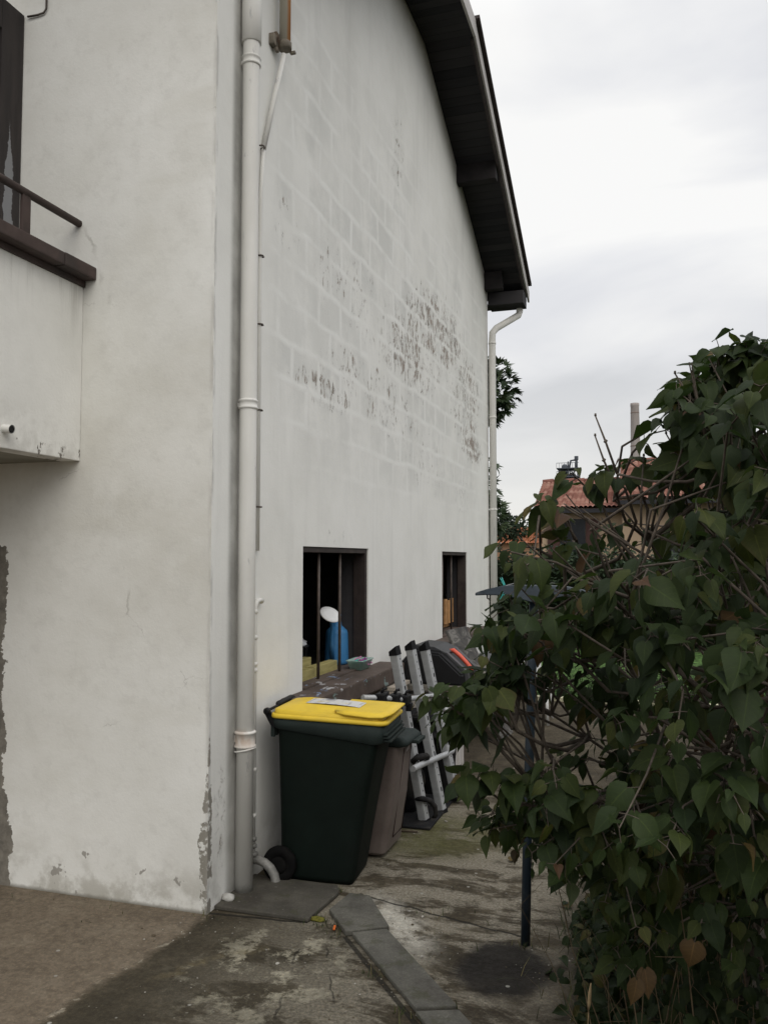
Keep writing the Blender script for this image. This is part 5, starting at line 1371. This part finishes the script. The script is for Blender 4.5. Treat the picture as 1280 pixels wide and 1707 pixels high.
    # single sprays that stand out from the outline
    for (x, y, d, n, to) in ((1205, 575, 2.3, 3, (1235, 700)), (1250, 568, 2.3, 4, (1262, 700)), (1135, 672, 2.25, 4, (1215, 730)), (1165, 628, 2.3, 3, (1225, 730)), (1000, 790, 2.5, 4, (1060, 870)), (955, 790, 2.5, 3, (1020, 880)), (1050, 770, 2.5, 3, (1080, 850)), (895, 838, 2.5, 4, (960, 900)), (838, 918, 2.5, 3, (940, 940)), (805, 1058, 2.45, 4, (900, 1090)), (835, 1046, 2.4, 4, (910, 1090)), (712, 1160, 2.35, 4, (800, 1200)), (740, 1150, 2.3, 4, (850, 1210)), (778, 1155, 2.35, 5, (860, 1215)), (805, 1150, 2.3, 4, (860, 1215)), (765, 1295, 2.4, 4, (860, 1330)), (800, 1285, 2.4, 5, (900, 1330)), (850, 1300, 2.35, 5, (930, 1340)), (905, 1320, 2.3, 5, (980, 1340)), (950, 1325, 2.2, 5, (1040, 1340)), (1215, 1090, 1.75, 5, (1290, 1130)), (1190, 1130, 1.75, 4, (1290, 1160)), (1080, 1060, 2.0, 5, (1180, 1120))):
        tip = P(x, y, d); B.spray(tip, P(to[0], to[1], d + .1), n, .088, tfun, outw=Vector((-.5, -.85, 0)))
        link(P(to[0], to[1], d + .1), .0055, .007)
    # bare twigs sticking up
    for (x, y, x1, y1, d) in ((995, 692, 1030, 790, 2.45), (994, 726, 1022, 800, 2.5), (1113, 722, 1150, 790, 2.5), (1075, 760, 1068, 880, 2.45), (1130, 620, 1200, 700, 2.3)):
        a, b = P(x1, y1, d), P(x, y, d); mid = a.lerp(b, .5) + Vector((rg.gauss(0, .01), 0, rg.gauss(0, .01)))
        B.mb.tube([a, mid, b], [.0042, .0034, .0022], 5); B.mb.tube([b, b + Vector((0, 0, .008))], [.004, .003], 5)
        B.mb.tube([mid - Vector((.003, 0, .004)), mid + Vector((.003, 0, .004))], .0048, 5); link(a, .0042, .006)
    # long pale branches showing through
    for (x, y, x1, y1, d) in ((940, 845, 1105, 985, 2.35), (1000, 880, 1140, 960, 2.3), (985, 960, 1100, 1080, 2.3), (850, 920, 1000, 975, 2.4), (900, 1010, 1010, 1150, 2.4), (930, 1120, 1040, 1240, 2.45), (870, 1120, 905, 1240, 2.4), (1160, 640, 1185, 760, 2.25), (1250, 640, 1200, 740, 2.25), (1280, 1370, 1180, 1410, 2.3), (1140, 1330, 1260, 1370, 2.5), (1290, 1480, 1200, 1420, 2.6), (820, 1210, 900, 1320, 2.45)):
        a, b = P(x1, y1, d + .08), P(x, y, d); B.mb.tube([b, b.lerp(a, .5) + Vector((0, 0, rg.gauss(.012, .012))), a], [.0028, .004, .0055], 6, caps=False)
        link(a, .0042, .0055)
        for k in range(2):
            u = rg.uniform(.2, .8); c = b.lerp(a, u); B.mb.tube([c, c + (b - a).normalized() * .12 + Vector((rg.gauss(0, .05), rg.gauss(0, .05), .05))], [.0032, .0018], 5, caps=False)
    t = thing('lilac_bush', (0, 0, 0), "big lilac bush with heart shaped leaves filling the right side of the yard", "bush")
    t.rotation_euler.z = A0
    base = Vector((1.55, 3.1, 0)); t.location = Matrix.Rotation(A0, 3, 'Z') @ base
    mesh_raw('foliage', B.v, B.f, M['lilac'], t, base, {'tint': B.t, 'across': B.a, 'along': B.l}, True)
    bo = B.mb.build('branches', M['lilacbark'], t, base)
    return len(B.v)
lilac_bush()

# ================================================================ UNDERGROWTH below the bush
def undergrowth():
    U = Lilac(5); rg = U.rg; A = Matrix.Rotation(A0, 3, 'Z')
    for _ in range(3200):
        d = rg.uniform(2.2, 4.6); x0_ = d * (.225 + .05 * mnoise.noise(Vector((d * 2.1, 0, 5)))); x = x0_ + abs(rg.gauss(0, .6)) - (.12 if rg.random() < .05 else 0); hmax = max(.03, min(1.0, .06 + (x - x0_) * 1.2))
        z = rg.uniform(.02, hmax)
        p = A @ Vector((x, d, z))
        dl = A @ Vector((rg.gauss(-.2, .5), rg.gauss(-.5, .4), rg.gauss(-.35, .4))); nr = A @ Vector((rg.gauss(-.2, .4), -.5 + rg.gauss(0, .3), .8))
        U.leaf(p, dl, nr, rg.uniform(.035, .075), min(1, max(0, rg.gauss(.22, .16))) if rg.random() > .05 else .82)
    mesh = mesh_raw('ivy_undergrowth', U.v, U.f, lilac_leaf_mat("ivy_leaf", .55), None, (1.0, 3.6, 0), {'tint': U.t, 'across': U.a, 'along': U.l}, True)
    tag(mesh, "dark ivy and low leaves covering the soil under the lilac bush", "undergrowth", kind='stuff')
    mb = MB()
    for _ in range(150):
        d = rg.uniform(2.3, 4.4); x = .26 * d + abs(rg.gauss(.25, .5)); h = rg.uniform(.25, .95)
        p = Vector((x, d, 0)); ang = Vector((rg.gauss(-.05, .22), rg.gauss(-.05, .22), 1)); pts = [A @ (p + ang * h * k / 4 + Vector((rg.gauss(0, .012), rg.gauss(0, .012), 0))) for k in range(5)]
        r = rg.uniform(.0014, .0034); mb.tube(pts, [r, r * .9, r * .8, r * .65, r * .4], 5, caps=False)
        for k in range(rg.randrange(3)):
            c = pts[rg.randrange(1, 5)]; mb.tube([c, c + Vector((rg.gauss(0, .07), rg.gauss(0, .07), rg.uniform(-.02, .10)))], [r * .5, r * .3], 4, caps=False)
    tag(mb.build('dead_stems', simple("dry_tan_stems", (.105, .078, .048), .9, .1, 0, .4, 30), None, (1.0, 3.4, 0)), "tangle of dry brown stems in the undergrowth", "dead stems", kind='stuff')
    lf = Leafer()
    for _ in range(5200):
        d = rg.uniform(2.2, 4.5); x = .20 * d + rg.gauss(.12, .34) - .05 * mnoise.noise(Vector((d * 2.5, 3, 1))); dens = min(1, max(.025, (x - .20 * d) / .30))
        if rg.random() > dens: continue
        p = A @ Vector((x, d, 0)); a = rg.uniform(0, 6.28)
        lf.blade(p, (math.cos(a), math.sin(a), 0), rg.uniform(.0012, .0026), rg.uniform(.03, .12), rg.random() ** 1.5, rg.uniform(.02, .12))
    for (tx, ty, sp, n) in ((-1.655, 4.09, .03, 40), (-1.60, 4.02, .04, 36), (-1.50, 3.93, .03, 18), (-1.2, 3.62, .03, 16), (-.98, 3.36, .03, 22), (-1.68, 4.46, .03, 22), (-2.20, 3.94, .03, 14), (-.60, 4.10, .05, 26), (-2.9, 3.95, .25, 18), (-1.1, 4.34, .12, 22)):
        for _ in range(n):
            a = rg.uniform(0, 6.28); lf.blade((tx + rg.gauss(0, sp), ty + rg.gauss(0, sp * .6), 0), (math.cos(a), math.sin(a), 0), rg.uniform(.001, .0022), rg.uniform(.01, .038), rg.random() ** 1.3, rg.uniform(.01, .03))
    tag(lf.build('weeds', grass_mat("weed_blades", (.020, .034, .010), (.042, .058, .016), (.16, .13, .06))), "low weeds and grass along the edge of the concrete yard", "weeds", kind='stuff')
    # one dry seed head
    t = thing('grass_stalk', A @ Vector((.70, 3.0, 0)), "single dry grass stalk with a tan seed head at the front of the weeds", "grass stalk")
    b = A @ Vector((.70, 3.0, 0)); sm = simple("dry_straw", (.34, .25, .14), .9, .1, 0, .25, 40)
    mb = MB(); mb.tube([b, b + Vector((.004, 0, .15)), b + Vector((.012, 0, .29))], [.002, .0018, .0015], 5); mb.build('stem', sm, t, b)
    mb = MB(); mb.tube([b + Vector((.012, 0, .285)), b + Vector((.014, 0, .305)), b + Vector((.017, 0, .34)), b + Vector((.021, 0, .375))], [.003, .0065, .006, .002], 7); mb.build('seed_head', sm, t, b)
    # fallen leaves, scattered
    F = Lilac(9); spots = [(-.45, 4.6), (-.30, 3.7), (-.25, 4.0), (-.85, 5.2), (-.2, 4.4), (-1.05, 5.6), (-.35, 5.2), (-.15, 3.5)]
    for k, (x, y) in enumerate(spots):
        F.v = []; F.f = []; F.t = []; F.a = []; F.l = []
        a = rg.uniform(0, 6.28); F.leaf(Vector((x, y, .014)), Vector((math.cos(a), math.sin(a), .12)), Vector((rg.gauss(0, .2), rg.gauss(0, .2), 1)), .07, rg.uniform(.84, .95))
        tag(mesh_raw('fallen_leaf', F.v, F.f, M['lilac'], None, (x, y, 0), {'tint': F.t, 'across': F.a, 'along': F.l}, True), "curled brown leaf fallen on the yard near the blue post", "fallen leaf", "fallen leaves on the yard")
undergrowth()

def grit():
    rg = random.Random(41); mb = MB()
    for k in range(900):
        u = rg.random()
        if u < .45: x, y = rg.uniform(-1.3, -.1), rg.uniform(2.6, 4.6)
        elif u < .75: x, y = rg.uniform(-2.6, -1.2), rg.uniform(2.6, 3.95)
        else: x, y = rg.uniform(-1.5, 0), rg.uniform(4.4, 7.5)
        if mnoise.noise(Vector((x * 2.2, y * 2.2, 3))) < -.05: continue
        r = rg.uniform(.0018, .0048) if rg.random() < .93 else rg.uniform(.006, .011)
        m = Matrix.Translation((x, y, r * .4)) @ Matrix.Rotation(rg.uniform(0, 6.3), 4, 'Z') @ Matrix.Diagonal((r * rg.uniform(.7, 1.8), r, r * rg.uniform(.4, .8), 1))
        t = bmesh.new(); bmesh.ops.create_icosphere(t, subdivisions=1, radius=1, matrix=m)
        for v in t.verts: v.co += Vector((rg.gauss(0, r * .12), rg.gauss(0, r * .12), 0))
        mb._add(t, rg.choice((0, 0, 0, 1, 1, 2)))
    tag(mb.build('grit', [simple("brown_grit", (.10, .08, .055), .9, .1), simple("grey_grit", (.22, .205, .175), .9, .1), simple("pale_grit", (.42, .40, .35), .9, .1)], None, (-1, 4, 0)), "loose grit and small crumbs of mortar strewn over the concrete yard", "grit", kind='stuff')
grit()
